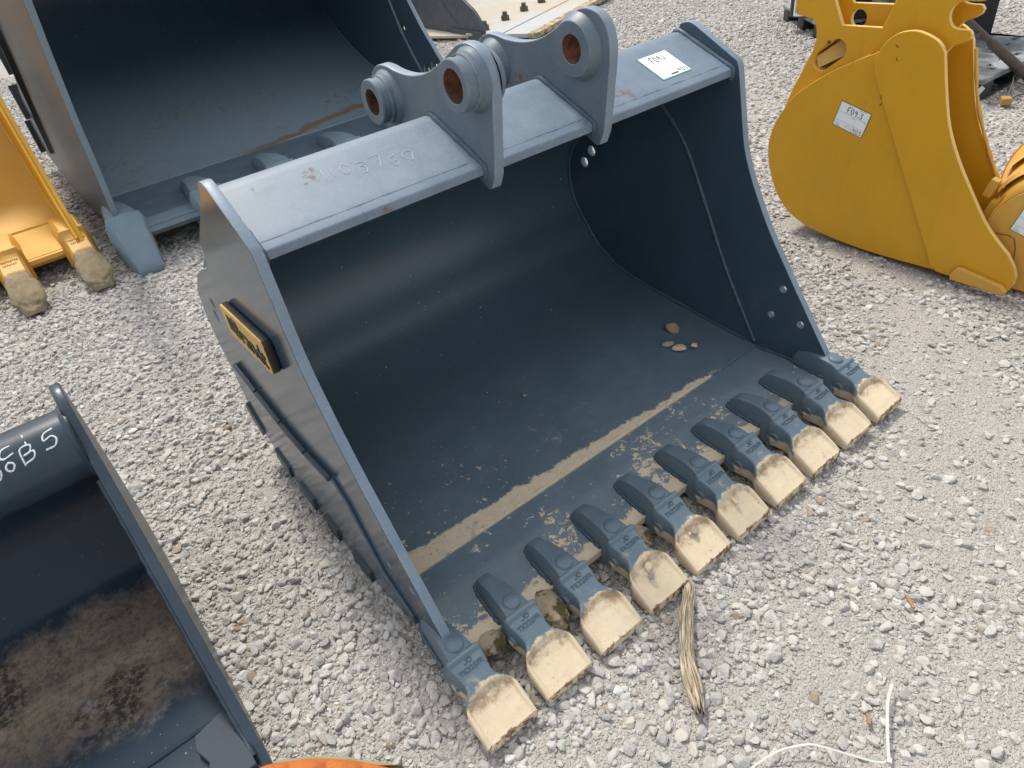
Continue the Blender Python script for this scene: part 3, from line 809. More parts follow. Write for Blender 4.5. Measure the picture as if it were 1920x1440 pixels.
M_YEL = paint('yellow_paint', YEL, dust=(.50, .31, .08), dust_amt=.14, rough=.42, spec=.35, rust=.05, scuff=.10, edge=.55, edge_col=(.72, .50, .14))
M_YRIM = paint('sunlit_yellow_edge', (.72, .46, .12), dust=(.7, .55, .3), dust_amt=.25, rough=.45, rust=.06)  # cream tint holds the sunlight on the plate edges
M_YELS = paint('scuffed_yellow', (.62, .31, .015), dust=(.55, .42, .2), dust_amt=.35, rough=.5, rust=.16, edge=.6, edge_col=(.70, .50, .16))
def earth(t, c, r):
    x, y, z = t.sep(t.vec((1, 1, 1), add=(-.34, 3.5, 0)))
    w = t.math('MULTIPLY', t.math('SUBTRACT', t.noise(9, 5, .7), .5), .16)
    m = t.step(t.math('ADD', y, w), 3.30, 3.26)
    return t.mix(m, c, t.mix(t.noise(30, 6, .7), (.16, .12, .07), (.36, .29, .19))), t.fmix(m, r, .95)
t = NT('caked_earth'); M_CAKE = t.out(t.mix(t.noise(22, 6, .7), (.15, .115, .065), (.40, .33, .22)), .95, t.bump(t.noise(60, 5, .75), .008, 1), spec=.2)
M_YELT = paint('muddy_yellow_tooth', (.60, .30, .025), dust=(.5, .38, .2), dust_amt=.25, rough=.5, mud=earth)
def ll_dirt(t, c, r):
    x, y, z = t.sep(t.vec((1, 1, 1), add=(-1.1, .2, 0)))
    w = t.math('MULTIPLY', t.math('SUBTRACT', t.noise(4, 7, .75), .5), .30)
    yy = t.math('ADD', t.math('ADD', y, w), t.math('MULTIPLY', t.math('ADD', x, .55), .10))
    m = t.math('MULTIPLY', t.step(yy, .56, .47), t.step(yy, .06, .20))
    m = t.math('MULTIPLY', m, t.step(z, .30, .22))
    m = t.math('MULTIPLY', m, t.math('ADD', .55, t.math('MULTIPLY', t.step(t.noise(60, 5, .75), .40, .52), .45)))
    mc = t.mix(t.noise(3.5, 6, .7), (.105, .080, .060), (.25, .20, .155))
    mc = t.mix(t.math('MULTIPLY', t.step(t.noise(28, 6, .75), .48, .62), .55), mc, (.060, .050, .036)); mc = t.mix(t.math('MULTIPLY', t.math('MULTIPLY', t.step(t.noise(4.5, 4, .6), .54, .62), t.step(t.noise(45, 5, .8), .44, .54)), .9), mc, (.030, .026, .014))
    mc = t.mix(t.math('MULTIPLY', t.step(t.noise(6, 6, .7), .62, .75), .7), mc, (.32, .30, .26))
    return t.mix(m, c, mc), t.fmix(m, r, .92)
M_NIGHT = paint('black_blue_paint', (.016, .027, .042), dust_amt=.02, rough=.17, speck=.25, spec=.2, mud=ll_dirt, bumpiness=.2)
M_NIGHT2 = paint('black_blue_plate', (.020, .034, .052), dust_amt=.08, rough=.30, spec=.35, edge=.5, edge_col=(.10, .13, .15))

# ------------------------------------------------------------------ rear dark bucket
RB = thing('excavator_bucket', (1.3, 4.2, 0), 'larger dark bucket with a rust streak and wedge teeth, behind the wide bucket', 'bucket', 'excavator buckets standing on the gravel')
rin = spline([(3.22, .200), (3.60, .196), (3.98, .200), (4.42, .32), (4.95, .52), (5.45, .86), (5.68, 1.2), (5.62, 1.55), (5.3, 1.8), (4.9, 1.92)], .07)
rout = offset_poly(rin, .035)
RX0, RX1 = .10, 2.60
MB().prism([(5.0, 1.90), (4.3, 1.80), (3.95, 1.62), (3.95, 1.58), (4.3, 1.75), (5.0, 1.86)], RX0, RX1).build('top_beam', M_REAR, RB, 25)
MB().prism(rin + rout[::-1], RX0 - .005, RX1 + .005).build('shell', M_REARIN, RB, 25)
MB().prism([(3.20, .196), (3.18, .175), (3.20, .145), (3.98, .142), (3.98, .204)][::-1], RX0, RX1).build('lip_plate', M_REAR, RB, 25)
MB().tube([(RX0 + i * .05, 3.985, .204) for i in range(51)], .010, 6, jitter=.3).build('seam_weld', M_REARIN, RB, 60)
lo_ = [(3.30, .20), (3.285, .36), (3.19, .58), (3.10, .88), (2.93, 1.2), (2.77, 1.455), (2.68, 1.62), (3.2, 1.80), (4.4, 1.95)]
ro_ = [(4.4, 1.40), (4.95, 1.02), (5.5, .70), (5.95, .36), (5.9, .14), (5.3, .06), (4.6, .05), (3.9, .10), (3.4, .16)]
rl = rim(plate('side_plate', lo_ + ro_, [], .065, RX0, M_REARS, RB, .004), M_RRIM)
ri = [(3.28, .20), (3.38, .36), (3.51, .56), (3.70, .763), (3.83, .936), (4.0, 1.3), (4.1, 1.62), (4.4, 1.9), (5.2, 1.9), (5.72, 1.5), (5.72, 1.1), (5.45, .8), (4.95, .46), (4.4, .26), (3.98, .14), (3.4, .15)]
e = lambda px: px
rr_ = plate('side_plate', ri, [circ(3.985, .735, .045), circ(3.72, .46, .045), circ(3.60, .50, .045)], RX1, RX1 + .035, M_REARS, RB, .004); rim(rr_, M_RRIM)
M_HOLE = plain('bolt_seat', (.09, .11, .13), .5)
for (y, z) in ((3.985, .735), (3.72, .46), (3.60, .50)):
    MB().lathe([(.016, 0), (.046, 0)], (RX1 + .028, y, z), (1, 0, 0), 20).build('bolt_seat', M_HOLE, rr_, 60)
band = offset_poly([p for p in ri[1:6]], -.055)
MB().tube([(RX1 - .001, y, z) for y, z in spline([(3.60, .22), (3.93, .62), (4.12, .98), (4.3, 1.4)], .05)], .012, 6, jitter=.2).build('joint_weld', M_REAR, rr_, 60)
MB().tube([(RX1 - .002, y, z) for y, z in offset_poly(rin, -.008)[8:]], .013, 6, jitter=.3).build('shell_weld', M_REARIN, rr_, 60)
MB().tube([(RX0 + .002, y, z) for y, z in offset_poly(rin, -.008)[6:]], .013, 6, jitter=.3).build('shell_weld', M_REARIN, rl, 60)
for (a, b, h_) in (((4.55, 1.32), (5.0, .62), .09), ((5.0, .62), (5.2, .30), .05)):
    MB().tube([(.058, a[0], a[1]), (.058, b[0], b[1])], [.03, .022], 5).build('wear_bar', M_DARKP, rl, 20)
for (ya, yb, za, zb) in ((5.02, 5.30, 1.10, .90), (5.66, 5.84, .66, .52), (5.93, 6.0, .36, .20)):
    MB().box((.08, (ya + yb) / 2, (za + zb) / 2), (.10, .05, .26), Matrix.Rotation(math.atan2(yb - ya, za - zb) * -.6, 3, 'X')).build('wear_strip', M_DARKP, RB)
def rear_adapter():
    mb = MB(); st = []
    for (y, w, zt, zb) in [(3.73, .030, .215, .18), (3.70, .048, .250, .17), (3.60, .062, .285, .15), (3.45, .080, .310, .12), (3.33, .10, .310, .09), (3.25, .102, .285, .09)]:
        st.append([(a * w, y, zb + (zt - zb) * b) for a, b in [(-1.12, 0), (-1.06, .45), (-.98, .74), (-.78, .95), (0, 1.03), (.78, .95), (.98, .74), (1.06, .45), (1.12, 0)]])
    mb.grid(st); mb.add(st[0], [tuple(range(9))]); mb.add(st[-1], [tuple(range(9))]); return mb.mesh('adapter', 45, merge=.0001)
def rear_tooth():
    mb = MB(); st = []
    for (y, w, zt, zb) in [(3.285, .112, .300, .07), (3.262, .118, .306, .065), (3.25, .115, .298, .06), (3.24, .108, .286, .06), (3.15, .098, .215, .04), (3.08, .085, .14, .02), (3.03, .074, .070, .012), (3.005, .071, .040, .008)]:
        st.append([(a * w, y, zb + (zt - zb) * b) for a, b in [(-1, 0), (-1.0, .45), (-.98, .76), (-.82, .96), (0, 1.0), (.82, .96), (.98, .76), (1.0, .45), (1, 0)]])
    mb.grid(st); mb.add(st[0], [tuple(range(9))]); mb.add(st[-1], [tuple(range(9))]); return mb.mesh('tooth', 45, merge=.0001)
M_RTOOTH = paint('rear_tooth_paint', (.13, .19, .235), dust_amt=.45, rough=.45, rust=.5, edge=.7, edge_col=(.40, .36, .28))
am, tmh = rear_adapter(), rear_tooth()
for m_ in (am, tmh): m_.transform(Matrix.Translation(-Vector((1.3, 4.2, 0)))); m_.materials.append(M_RTOOTH)
for k in range(6):
    for nm, m_ in (('adapter', am), ('tooth', tmh)):
        o = bpy.data.objects.new(nm, m_); COL.objects.link(o); o.parent = RB; o.location = (.105 + k * .504, 0, 0)

# ------------------------------------------------------------------ yellow bucket at the left edge
LYB = thing('excavator_bucket', (-.34, 3.5, 0), 'yellow bucket with mud caked on its narrow teeth, cut off by the left edge', 'bucket', 'excavator buckets standing on the gravel')
lin = spline([(3.50, .150), (4.03, .150), (4.5, .22), (5.1, .50), (5.5, .95), (5.55, 1.4), (5.3, 1.7)], .08); lout = offset_poly(lin, .03)
MB().prism(lin + lout[::-1], -1.75, -.155).build('shell', M_YELS, LYB, 25)
MB().prism([(3.47, .146), (3.46, .125), (3.48, .10), (4.03, .10), (4.03, .156)][::-1], -1.75, -.155).build('lip_plate', M_YELS, LYB, 20)
for xs_ in ((-.155, -.125), (-1.78, -1.75)):
    p_ = plate('side_plate', [(3.30, .13), (3.34, .20), (3.60, .36), (3.86, .58), (4.17, .88), (4.6, 1.25), (4.9, 1.75), (5.4, 1.72), (5.62, 1.4), (5.55, .9), (5.15, .45), (4.5, .16), (4.0, .09), (3.4, .09)], [], xs_[0], xs_[1], M_YEL, LYB, .004)
    if xs_[0] > -1:
        MB().tube([(-.160, y, z) for y, z in ((3.36, .22), (3.61, .385), (3.85, .60), (4.15, .90), (4.58, 1.27))], .010, 6).build('edge_weld', M_YEL, p_, 60)
        MB().tube([(-.158, y, z) for y, z in offset_poly(lin, -.006)], .012, 6, jitter=.3).build('shell_weld', M_YELS, p_, 60)
MB().tube([(-1.7 + i * .05, 4.03, .158) for i in range(31)], .010, 6, jitter=.3).build('seam_weld', M_PAPER if 0 else M_YELS, LYB, 60)
def ly_parts():
    mb = MB(); st = []
    for (y, w, zt, zb) in [(4.00, .055, .165, .11), (3.96, .075, .20, .09), (3.80, .085, .235, .08), (3.62, .08, .255, .07), (3.50, .078, .25, .06), (3.44, .078, .235, .06)]:
        st.append([(a * w, y, zb + (zt - zb) * b) for a, b in [(-1.1, 0), (-1.05, .5), (-.95, .85), (-.7, 1.0), (0, 1.02), (.7, 1.0), (.95, .85), (1.05, .5), (1.1, 0)]])
    mb.grid(st); mb.add(st[0], [tuple(range(9))]); mb.add(st[-1], [tuple(range(9))]); a_ = mb.mesh('adapter', 40, merge=.0001)
    mb = MB(); st = []
    for (y, w, zt, zb) in [(3.47, .085, .262, .05), (3.44, .088, .262, .05), (3.43, .078, .24, .05), (3.35, .070, .205, .045), (3.25, .072, .165, .03), (3.15, .070, .125, .02), (3.06, .062, .085, .015), (3.01, .045, .062, .02), (2.995, .02, .05, .03)]:
        st.append([(a * w, y, zb + (zt - zb) * b) for a, b in [(-1, 0), (-1.0, .5), (-.95, .85), (-.75, 1.0), (0, 1.0), (.75, 1.0), (.95, .85), (1.0, .5), (1, 0)]])
    mb.grid(st); mb.add(st[0], [tuple(range(9))]); mb.add(st[-1], [tuple(range(9))]); return a_, mb.mesh('tooth', 45, merge=.0001)
am, tmh = ly_parts()
letm = MB()
for i in range(9): letm.box((-.045 + i * .011, 3.385, .2215), (.007, .012 + .006 * (i % 3), .003))
for i in range(7): letm.box((-.036 + i * .011, 3.355, .2085), (.007, .012 + .005 * (i % 2), .003))
letm = letm.mesh('casting_marks')
for m_, mt_ in ((am, M_YELS), (tmh, M_YELT), (letm, M_YELS)): m_.transform(Matrix.Translation(-Vector((-.34, 3.5, 0)))); m_.materials.append(mt_)
for k in range(4):
    for nm, m_ in (('adapter', am), ('tooth', tmh)):
        o = bpy.data.objects.new(nm, m_); COL.objects.link(o); o.parent = LYB; o.location = (-.165 - k * .365, 0, 0)
    q = bpy.data.objects.new('casting_marks', letm); COL.objects.link(q); q.parent = o
    bm = bmesh.new(); bmesh.ops.create_icosphere(bm, subdivisions=4, radius=1)
    from mathutils import noise
    for v in bm.verts:
        v.co *= 1 + .20 * noise.fractal(v.co * 1.6 + Vector((k * 7.3, 1, 2)), .8, 2.2, 5)
        f_ = (1 - v.co.y) / 2
        v.co = Vector((v.co.x * (.080 + .012 * f_), v.co.y * .135, v.co.z * .040 + v.co.y * .052))
    me = bpy.data.meshes.new('mud_clump'); bm.to_mesh(me); bm.free(); me.shade_smooth(); me.materials.append(M_CAKE)
    c_ = bpy.data.objects.new('mud_clump', me); COL.objects.link(c_); c_.parent = o; c_.location = Vector((0, 3.145, .105)) - Vector((-.34, 3.5, 0))

# ------------------------------------------------------------------ black-blue bucket at the lower left
LLB = thing('excavator_bucket', (-1.1, .2, 0), 'glossy black blue bucket with brown silt on its floor, at the lower left corner', 'bucket', 'excavator buckets standing on the gravel')
kin = spline([(-.21, .075), (.05, .070), (.30, .072), (.46, .085), (.60, .14), (.69, .25), (.725, .37), (.71, .50), (.66, .60)], .03); kout = offset_poly(kin, .018)
KX = -.522; KL = -2.0
MB().prism(kin + kout[::-1], KL, KX + .003).build('shell', M_NIGHT, LLB, 25)
MB().prism([(-.235, .068), (-.235, .045), (-.03, .035), (-.03, .078), (-.045, .080)][::-1], KL, KX).build('lip_plate', M_NIGHT, LLB, 25)
tc = (.555, .635); tr = .098
MB().lathe([(tr, 0), (tr, KX - KL + .004)], (KL, *tc), (1, 0, 0), 56).build('torque_tube', M_NIGHT2, LLB, 40)
ko = spline([(.69, .69), (.665, .755), (.615, .775), (.56, .755), (.50, .70)], .02) + spline([(.42, .60), (.22, .425), (.02, .255), (-.12, .13), (-.235, .058)], .05) + [(-.24, .035), (-.05, .018)] + spline([(.3, .045), (.48, .06), (.63, .125), (.72, .24), (.75, .37), (.74, .5), (.715, .60)], .04)
kp = plate('side_plate', ko, [], KX, KX + .026, M_NIGHT2, LLB, .004)
plate('side_plate', ko, [], KL - .026, KL, M_NIGHT2, LLB, .004)
MB().tube([(KX - .002, y, z) for y, z in spline([(.43, .575), (.22, .395), (.02, .228), (-.11, .118), (-.2, .085)], .02)], .009, 6, jitter=.2).build('edge_weld', M_NIGHT2, kp, 60)
MB().lathe([(tr + .012, 0), (tr + .002, -.012)], (KX, *tc), (1, 0, 0), 48).build('tube_weld', M_NIGHT2, kp, 60)
MB().tube([(KL + i * .05, -.04, .080) for i in range(30)], .006, 6, jitter=.3).build('seam_weld', M_NIGHT, LLB, 60)
# corner gusset with a finger notch on the lip
M_GUS = plain('dull_dark_paint', (.030, .042, .056), .75)
gus = [(-.62, -.06), (-.524, -.035), (-.524, -.23), (-.60, -.23), (-.632, -.19), (-.612, -.15), (-.628, -.10)]
link('corner_gusset', flat_mesh('corner_gusset', gus, [], .02, .003, Matrix.Translation((0, 0, .090))), M_GUS, LLB)
def on_tube(x, a, h):                # a: metres round the tube from its top toward the mouth
    w = math.pi / 2 + a / tr; r = tr + h
    return Vector((x, tc[0] + r * math.cos(w), tc[1] + r * math.sin(w)))
for ch, x0, d0, h_, w_ in (('C', -.690, .074, .028, .042), ('1', -.628, .058, .034, .034), ('0', -.716, .112, .024, .024), ('0', -.684, .106, .024, .024), ('B', -.650, .104, .040, .042), ('5', -.592, .094, .044, .042)):
    writing(ch, None, h_, w_, .0046, .3, .05, surf=lambda u, v, z: on_tube(x0 + u, d0 - v - u * .25, z + .0004)).build('chalk_character', M_CHALK, LLB, 60, fix=False)

# ------------------------------------------------------------------ narrow yellow bucket at the right
YB = thing('excavator_bucket', (2.85, .1, 0), 'narrow yellow bucket with hooked ears and a white tag on its side', 'bucket', 'excavator buckets standing on the gravel')
yo = [(.26, .90)] + spline([(.263, .897), (.385, .837), (.502, .768), (.625, .669), (.69, .575), (.728, .487), (.738, .383), (.70, .252), (.635, .146), (.547, .079), (.437, .043), (.264, .022), (.079, .015), (-.172, .022)], .025) + [(-.23, .03), (-.19, .20), (.10, .60), (.20, .80)]
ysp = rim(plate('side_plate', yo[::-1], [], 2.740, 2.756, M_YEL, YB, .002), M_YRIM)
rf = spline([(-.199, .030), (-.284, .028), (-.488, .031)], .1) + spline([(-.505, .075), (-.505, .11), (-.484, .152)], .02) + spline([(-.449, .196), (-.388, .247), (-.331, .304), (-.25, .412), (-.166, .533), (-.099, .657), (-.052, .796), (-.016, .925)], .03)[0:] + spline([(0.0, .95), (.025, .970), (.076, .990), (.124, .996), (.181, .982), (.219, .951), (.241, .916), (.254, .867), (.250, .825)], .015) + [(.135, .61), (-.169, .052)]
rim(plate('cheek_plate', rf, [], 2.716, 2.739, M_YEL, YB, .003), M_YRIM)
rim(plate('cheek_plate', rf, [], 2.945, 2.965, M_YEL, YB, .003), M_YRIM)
plate('side_plate', yo[::-1], [], 2.930, 2.944, M_YEL, YB, .002)
MB().tube([(2.932, y, z) for y, z in spline([(-.42, .22), (-.30, .345), (-.20, .50), (-.10, .70), (-.04, .90)], .03)], .008, 6, jitter=.35).build('cheek_weld', M_YELS, YB, 60)
yin = spline([(.30, .88), (.385, .832), (.502, .763), (.62, .664), (.685, .57), (.722, .487), (.732, .383), (.695, .255), (.63, .15), (.545, .085), (.437, .05), (.264, .03), (.079, .024), (-.40, .032)], .03)
MB().prism(offset_poly(yin, -.007) + offset_poly(yin, .012)[::-1], 2.757, 2.929).build('shell', M_YELS, YB, 25)
plate('wear_bar', [(-.285, .088), (-.30, .092), (-.47, .066), (-.495, .045), (-.49, .026), (-.27, .026), (-.265, .05)], [], 2.690, 2.715, M_YELS, YB, .006)
# coupler ears: outline with the square notch above and the open hook
def ear_y(dz=0, dy=0):
    o_ = [(.75, 1.30), (.702, 1.063), (.698, 1.015), (.690, 1.005), (.611, .992), (.594, .975), (.583, .94), (.581, .905), (.593, .849), (.62, .789), (.663, .70), (.70, .600), (.60, .56), (.30, .74), (.10, .80), (.011, .905)]
    hook = spline([(.011, .905), (-.010, .935), (-.045, .950), (-.066, .966), (-.071, .982), (-.060, .996), (-.020, .997), (.005, 1.003), (.022, 1.022), (.028, 1.048), (.020, 1.075), (-.010, 1.094), (-.085, 1.100), (-.11, 1.13), (-.09, 1.20)], .012)
    up = [(.10, 1.32), (.18, 1.30), (.257, 1.055), (.287, .981), (.466, .977), (.516, 1.072), (.60, 1.32)]
    return [(y + dy, z + dz) for y, z in o_ + hook[1:] + up]
sl_ = []
for i in range(32):
    w = 2 * math.pi * i / 32; d = (.040 if math.cos(w - .67) > 0 else -.040)
    a_, b_ = .050 * math.cos(w - 0) , .050 * math.sin(w)
    sl_.append((.507 - d * .73 + a_ * .9, .850 + d * .60 + b_ * .9))
import functools
def hull(P):
    P = sorted(set((round(a, 5), round(b, 5)) for a, b in P))
    def half(Q):
        h = []
        for p in Q:
            while len(h) > 1 and (h[-1][0] - h[-2][0]) * (p[1] - h[-2][1]) - (h[-1][1] - h[-2][1]) * (p[0] - h[-2][0]) <= 0: h.pop()
            h.append(p)
        return h[:-1]
    return half(P) + half(P[::-1])
sl_ = hull(circ(.540, .823, .043) + circ(.472, .878, .043))
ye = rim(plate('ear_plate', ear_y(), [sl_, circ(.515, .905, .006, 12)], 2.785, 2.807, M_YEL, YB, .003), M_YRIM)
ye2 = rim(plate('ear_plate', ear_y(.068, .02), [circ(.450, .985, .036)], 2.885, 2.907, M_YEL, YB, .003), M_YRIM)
n_s = len(sl_)
MB().grid([[(2.812, .565, .785), (2.812, .585, .83)], [(2.870, .43, .86), (2.870, .46, .93)]]).build('added_slot_plate', M_YRIM, YB, fix=False)  # added pale plate, tilted to the sky so the slot looks lit
MB().tube([(2.739, y + .004, z) for y, z in spline([(.256, .90), (.253, .83), (.135, .61), (-.167, .06)], .02)], .005, 6, jitter=.3).build('cheek_weld', M_YEL, YB, 60)
MB().grid([[(x, *sl_[i % n_s]) for i in range(n_s + 1)] for x in (2.8075, 2.884)]).build('cross_tube', M_YELS, YB, 40)
MB().lathe([(.0001, .002), (.005, .002), (.0062, .005), (.008, 0)], (2.785, .515, .905), (-1, 0, 0), 14).build('vent_nut', M_HOLE, ye, 60)
yt_u = Vector((0, .214 - .363, .637 - .676)); yt_v = Vector((0, .363 - .414, .676 - .575))
price_tag('paper_tag', frame((2.7392, .414, .575), yt_u, yt_v), .154, .113, 'F09.3', '9/25', M_TAGEDGE2, YB)
for (y, z, a) in ((.175, .935, -.7), (.165, .885, -.4), (.20, .73, .3), (.195, .70, .8)):   # paint chips
    q = [(2.7154, y + (math.cos(a) * p[0] - math.sin(a) * p[1]) * .011, z + (math.sin(a) * p[0] + math.cos(a) * p[1]) * .011) for p in ((-.3, -.9), (.25, -.4), (.18, .2), (.4, .9), (-.05, .6), (-.22, .1))]
    MB().add(q, [(0, 1, 2, 3, 4, 5)]).build('paint_chip', M_RUST, YB, fix=False)

# ------------------------------------------------------------------ second yellow bucket, back towards the first
Y2 = thing('excavator_bucket', (3.0, -.75, 0), 'yellow drum backed bucket with raised wear ribs, cut off by the right edge', 'bucket', 'excavator buckets standing on the gravel')
def drum(r, cy, cz, a0=-70, a1=175, n=44): return [(cy + r * math.cos(rad(a0 + (a1 - a0) * i / n)), cz + r * math.sin(rad(a0 + (a1 - a0) * i / n))) for i in range(n + 1)]
P = []
for i in range(8):
    f = i / 7; x = 2.80 + f * .42
    P.append([(x, y, z) for y, z in drum(.255 + .085 * f, -.565 + .045 * f, .235 + .06 * f)])
shell2 = MB().grid(P).build('shell', M_YELS, Y2, 40)
sm = shell2.modifiers.new('thickness', 'SOLIDIFY'); sm.thickness = .018; sm.offset = -1
d0 = drum(.247, -.565, .235)
plate('side_plate', [(y, max(z, .02)) for y, z in d0] + [(-1.05, .30), (-1.10, .06), (-.60, .02)], [], 2.788, 2.806, M_YELS, Y2, .003)
plate('side_plate', [(y, max(z, .02)) for y, z in drum(.345, -.52, .295)] + [(-1.05, .30), (-1.10, .06), (-.60, .02)], [], 3.215, 3.235, M_YELS, Y2, .003)
MB().prism([(-.45, .018), (-1.15, .03), (-1.15, .055), (-.45, .04)], 2.81, 3.21).build('floor_plate', M_YELS, Y2)
for (x0, x1, a0) in ((2.88, 2.97, 60), (3.02, 3.11, 72)):       # wedge shaped ribs over the back
    ff = ((x0 + x1) / 2 - 2.80) / .42; r = .255 + .085 * ff
    pts = drum(r + .004, -.565 + .045 * ff, .235 + .06 * ff, 24, 130, 20)
    w0 = [.004 + .016 * math.sin(math.pi * i / 20) for i in range(21)]
    MB().grid([[(x0, y, z) for y, z in pts], [((x0 + x1) / 2 - .012, *p) for p in offset_poly(pts, .016)], [((x0 + x1) / 2 + .012, *p) for p in offset_poly(pts, .016)], [(x1, y, z) for y, z in pts]]).build('wear_rib', M_YELS, Y2, 20)
for z, y in ((.40, -.268), (.31, -.290)):
    MB().box((2.845, y - .008, z), (.035, .03, .075), Matrix.Rotation(.25, 3, 'X')).build('tab', M_YELS, Y2)
price_tag('paper_tag', frame((2.7868, -.405, .27), (0, -1, -.25), (0, -.25, 1)), .15, .11, 'F09', '9/25', M_TAGEDGE2, Y2)
ad2 = MB()
for k in range(3):
    MB().prism([(-.48, .012), (-.60, .012), (-.62, .05), (-.55, .085), (-.48, .075)], 2.80 + k * .17, 2.87 + k * .17).build('lip_lug', M_YELS, Y2)
MB().tube([(2.786, -.325, .235), (2.786, -.36, .24), (2.786, -.41, .245), (2.786, -.435, .235), (2.786, -.45, .19), (2.786, -.455, .14)], .0016, 5).build('drip_stain', M_RUST, Y2)

# ------------------------------------------------------------------ loader bucket far behind
M_CHAR = paint('charcoal_paint', (.030, .033, .037), dust_amt=.25, rough=.5, edge=.5)
def lb_dirt(t, c, r):
    x, y, z = t.sep(t.vec((1, 1, 1), add=(5.9, 6.8, 0)))
    m = t.math('MULTIPLY', t.step(t.noise(2.5, 7, .7), .36, .52), t.step(y, 5.95, 6.35))
    return t.mix(m, c, t.mix(t.noise(20, 5), (.36, .31, .24), (.50, .45, .37))), t.fmix(m, r, .95)
M_WORN = paint('worn_steel', (.33, .36, .385), dust=(.44, .42, .38), dust_amt=.6, rough=.5, mud=lb_dirt)
M_SCRAPE = NT('crusted_edge'); M_SCRAPE = M_SCRAPE.out(M_SCRAPE.mix(M_SCRAPE.step(M_SCRAPE.noise(14, 6, .7), .42, .55), (.50, .42, .29), (.26, .19, .11)), .95, M_SCRAPE.bump(M_SCRAPE.noise(25, 5, .7), .02, 1))
M_BOLT = plain('bolt_steel', (.13, .10, .08), .5, .6)
LB = thing('loader_bucket', (5.9, 6.8, 0), 'dark wheel loader bucket with a bolted cutting edge, at the top behind the coupler ears', 'bucket')
LM = Vector((4.92, 5.75, 0)); eu = Vector((6.73 - 4.80, 6.40 - 5.57, 0)).normalized(); ev = Vector((-eu.y, eu.x, 0))
def lbp(u, v, z): return LM + eu * u + ev * v + Vector((0, 0, z))
def slab_lb(nm, u0, u1, v0, v1, z0, z1, m):
    vs_ = [lbp(u, v, z) for z in (z0, z1) for u, v in ((u0, v0), (u1, v0), (u1, v1), (u0, v1))]
    return bevel(MB().add(vs_, [(3, 2, 1, 0), (4, 5, 6, 7), (0, 1, 5, 4), (1, 2, 6, 5), (2, 3, 7, 6), (3, 0, 4, 7)]).build(nm, m, LB), .004)
slab_lb('floor_plate', -.02, 3.2, .42, 2.2, .03, .058, M_WORN)
edge_p = slab_lb('cutting_edge', -.05, 3.2, .03, .52, .058, .085, M_WORN)
slab_lb('worn_lip', -.05, 3.2, -.30, .02, .035, .080, M_WORN)
slab_lb('crusted_rim', -.05, 3.2, -.42, -.30, .03, .085, M_SCRAPE)
MB().grid([[lbp(u, v, z) for v, z in spline([(2.15, .06), (2.5, .25), (2.6, .7), (2.45, 1.2)], .1)] for u in (-.02, 3.2)]).build('back_plate', M_CHAR, LB)
for k in range(6):
    b = lbp(.14 + k * .50, .36, .085)
    bo = MB().lathe([(.0001, .055), (.050, .055), (.055, .048), (.055, 0)], b, (0, 0, 1), 6).build('bolt', M_BOLT, LB, 30)
    MB().lathe([(.0001, .095), (.028, .095), (.030, .09), (.030, .054)], b, (0, 0, 1), 14).build('bolt_stud', M_BOLT, bo, 40)
so_ = spline([(7.7, .9), (7.35, .95), (6.6, .62), (6.259, .421), (6.073, .322), (5.965, .21), (5.92, .13), (5.94, .078)], .06) + [(6.5, .05), (6.52, .015), (6.95, .018), (6.97, .04), (7.4, .045), (7.6, .3)]
sp = plate('side_plate', so_, [], 4.73, 4.77, M_CHAR, LB, .006)
MB().box((4.74, 6.25, .06), (.07, .62, .10)).build('side_cutter', M_CHAR, LB)
MB().tube([(4.727, y, z) for y, z in ((6.35, .10), (6.62, .30), (6.9, .62))], .006, 5).build('seam_line', M_CHAR, sp)

# ------------------------------------------------------------------ pallets and the things on them
M_PLAS = plain('black_plastic', (.016, .017, .019), .45, var=.3)
t = NT('grey_plastic_deck'); c = t.mix(t.step(t.noise(5, 6, .65), .35, .7), (.07, .075, .08), (.30, .32, .33)); M_DECK = t.out(c, t.fmix(t.noise(8, 4), .3, .55), t.bump(t.noise(90), .001, .4))
def pallet(loc, ax, label):
    p = thing('pallet', loc, label, 'pallet', 'black plastic pallets')
    ax = Vector(ax).normalized(); ay = Vector((-ax.y, ax.x, 0)); L0 = Vector(loc)
    M = Matrix(((ax.x, ay.x, 0, L0.x), (ax.y, ay.y, 0, L0.y), (0, 0, 1, .127), (0, 0, 0, 1)))
    hs = []
    for i in range(6):
        for j in range(5):
            cx, cy = .12 + i * .20, .12 + j * .20
            if (i + j) % 3 == 0: hs += [[(cx - .05, cy - .02), (cx + .03, cy - .02), (cx + .03, cy + .02), (cx - .05, cy + .02)]]
            elif (i + j) % 3 == 1: hs += [[(cx - .06, cy - .05), (cx + .0, cy - .05), (cx - .03, cy + .02)], [(cx + .02, cy - .03), (cx + .08, cy + .03), (cx + .02, cy + .04)]]
            else: hs += [[(cx - .05, cy + .02), (cx + .05, cy + .035), (cx + .05, cy + .05)], [(cx - .05, cy - .03), (cx + .04, cy - .05), (cx + .04, cy - .02)]]
    link('deck', flat_mesh('deck', [(0, 0), (1.2, 0), (1.2, 1.0), (0, 1.0)], hs, .03, .003, M), M_DECK, p)
    for i in range(3):
        for j in range(3):
            c_ = Vector((.09 + i * .51, .08 + j * .42, -.069)); mb = MB()
            mb.box((0, 0, 0), (.17, .15, .105)); me_ = mb.mesh('foot'); me_.transform(M @ Matrix.Translation(c_)); bevel(link('foot', me_, M_PLAS, p), .01)
    for j in range(3):
        me_ = MB().box((.6, .08 + j * .42, -.1155), (1.19, .14, .020)).mesh('runner'); me_.transform(M); link('runner', me_, M_PLAS, p)
    return p, M
PA, MA = pallet((5.12, .72, .0), (1, -.03, 0), 'black plastic pallet with a silvery perforated deck under the dark attachment')
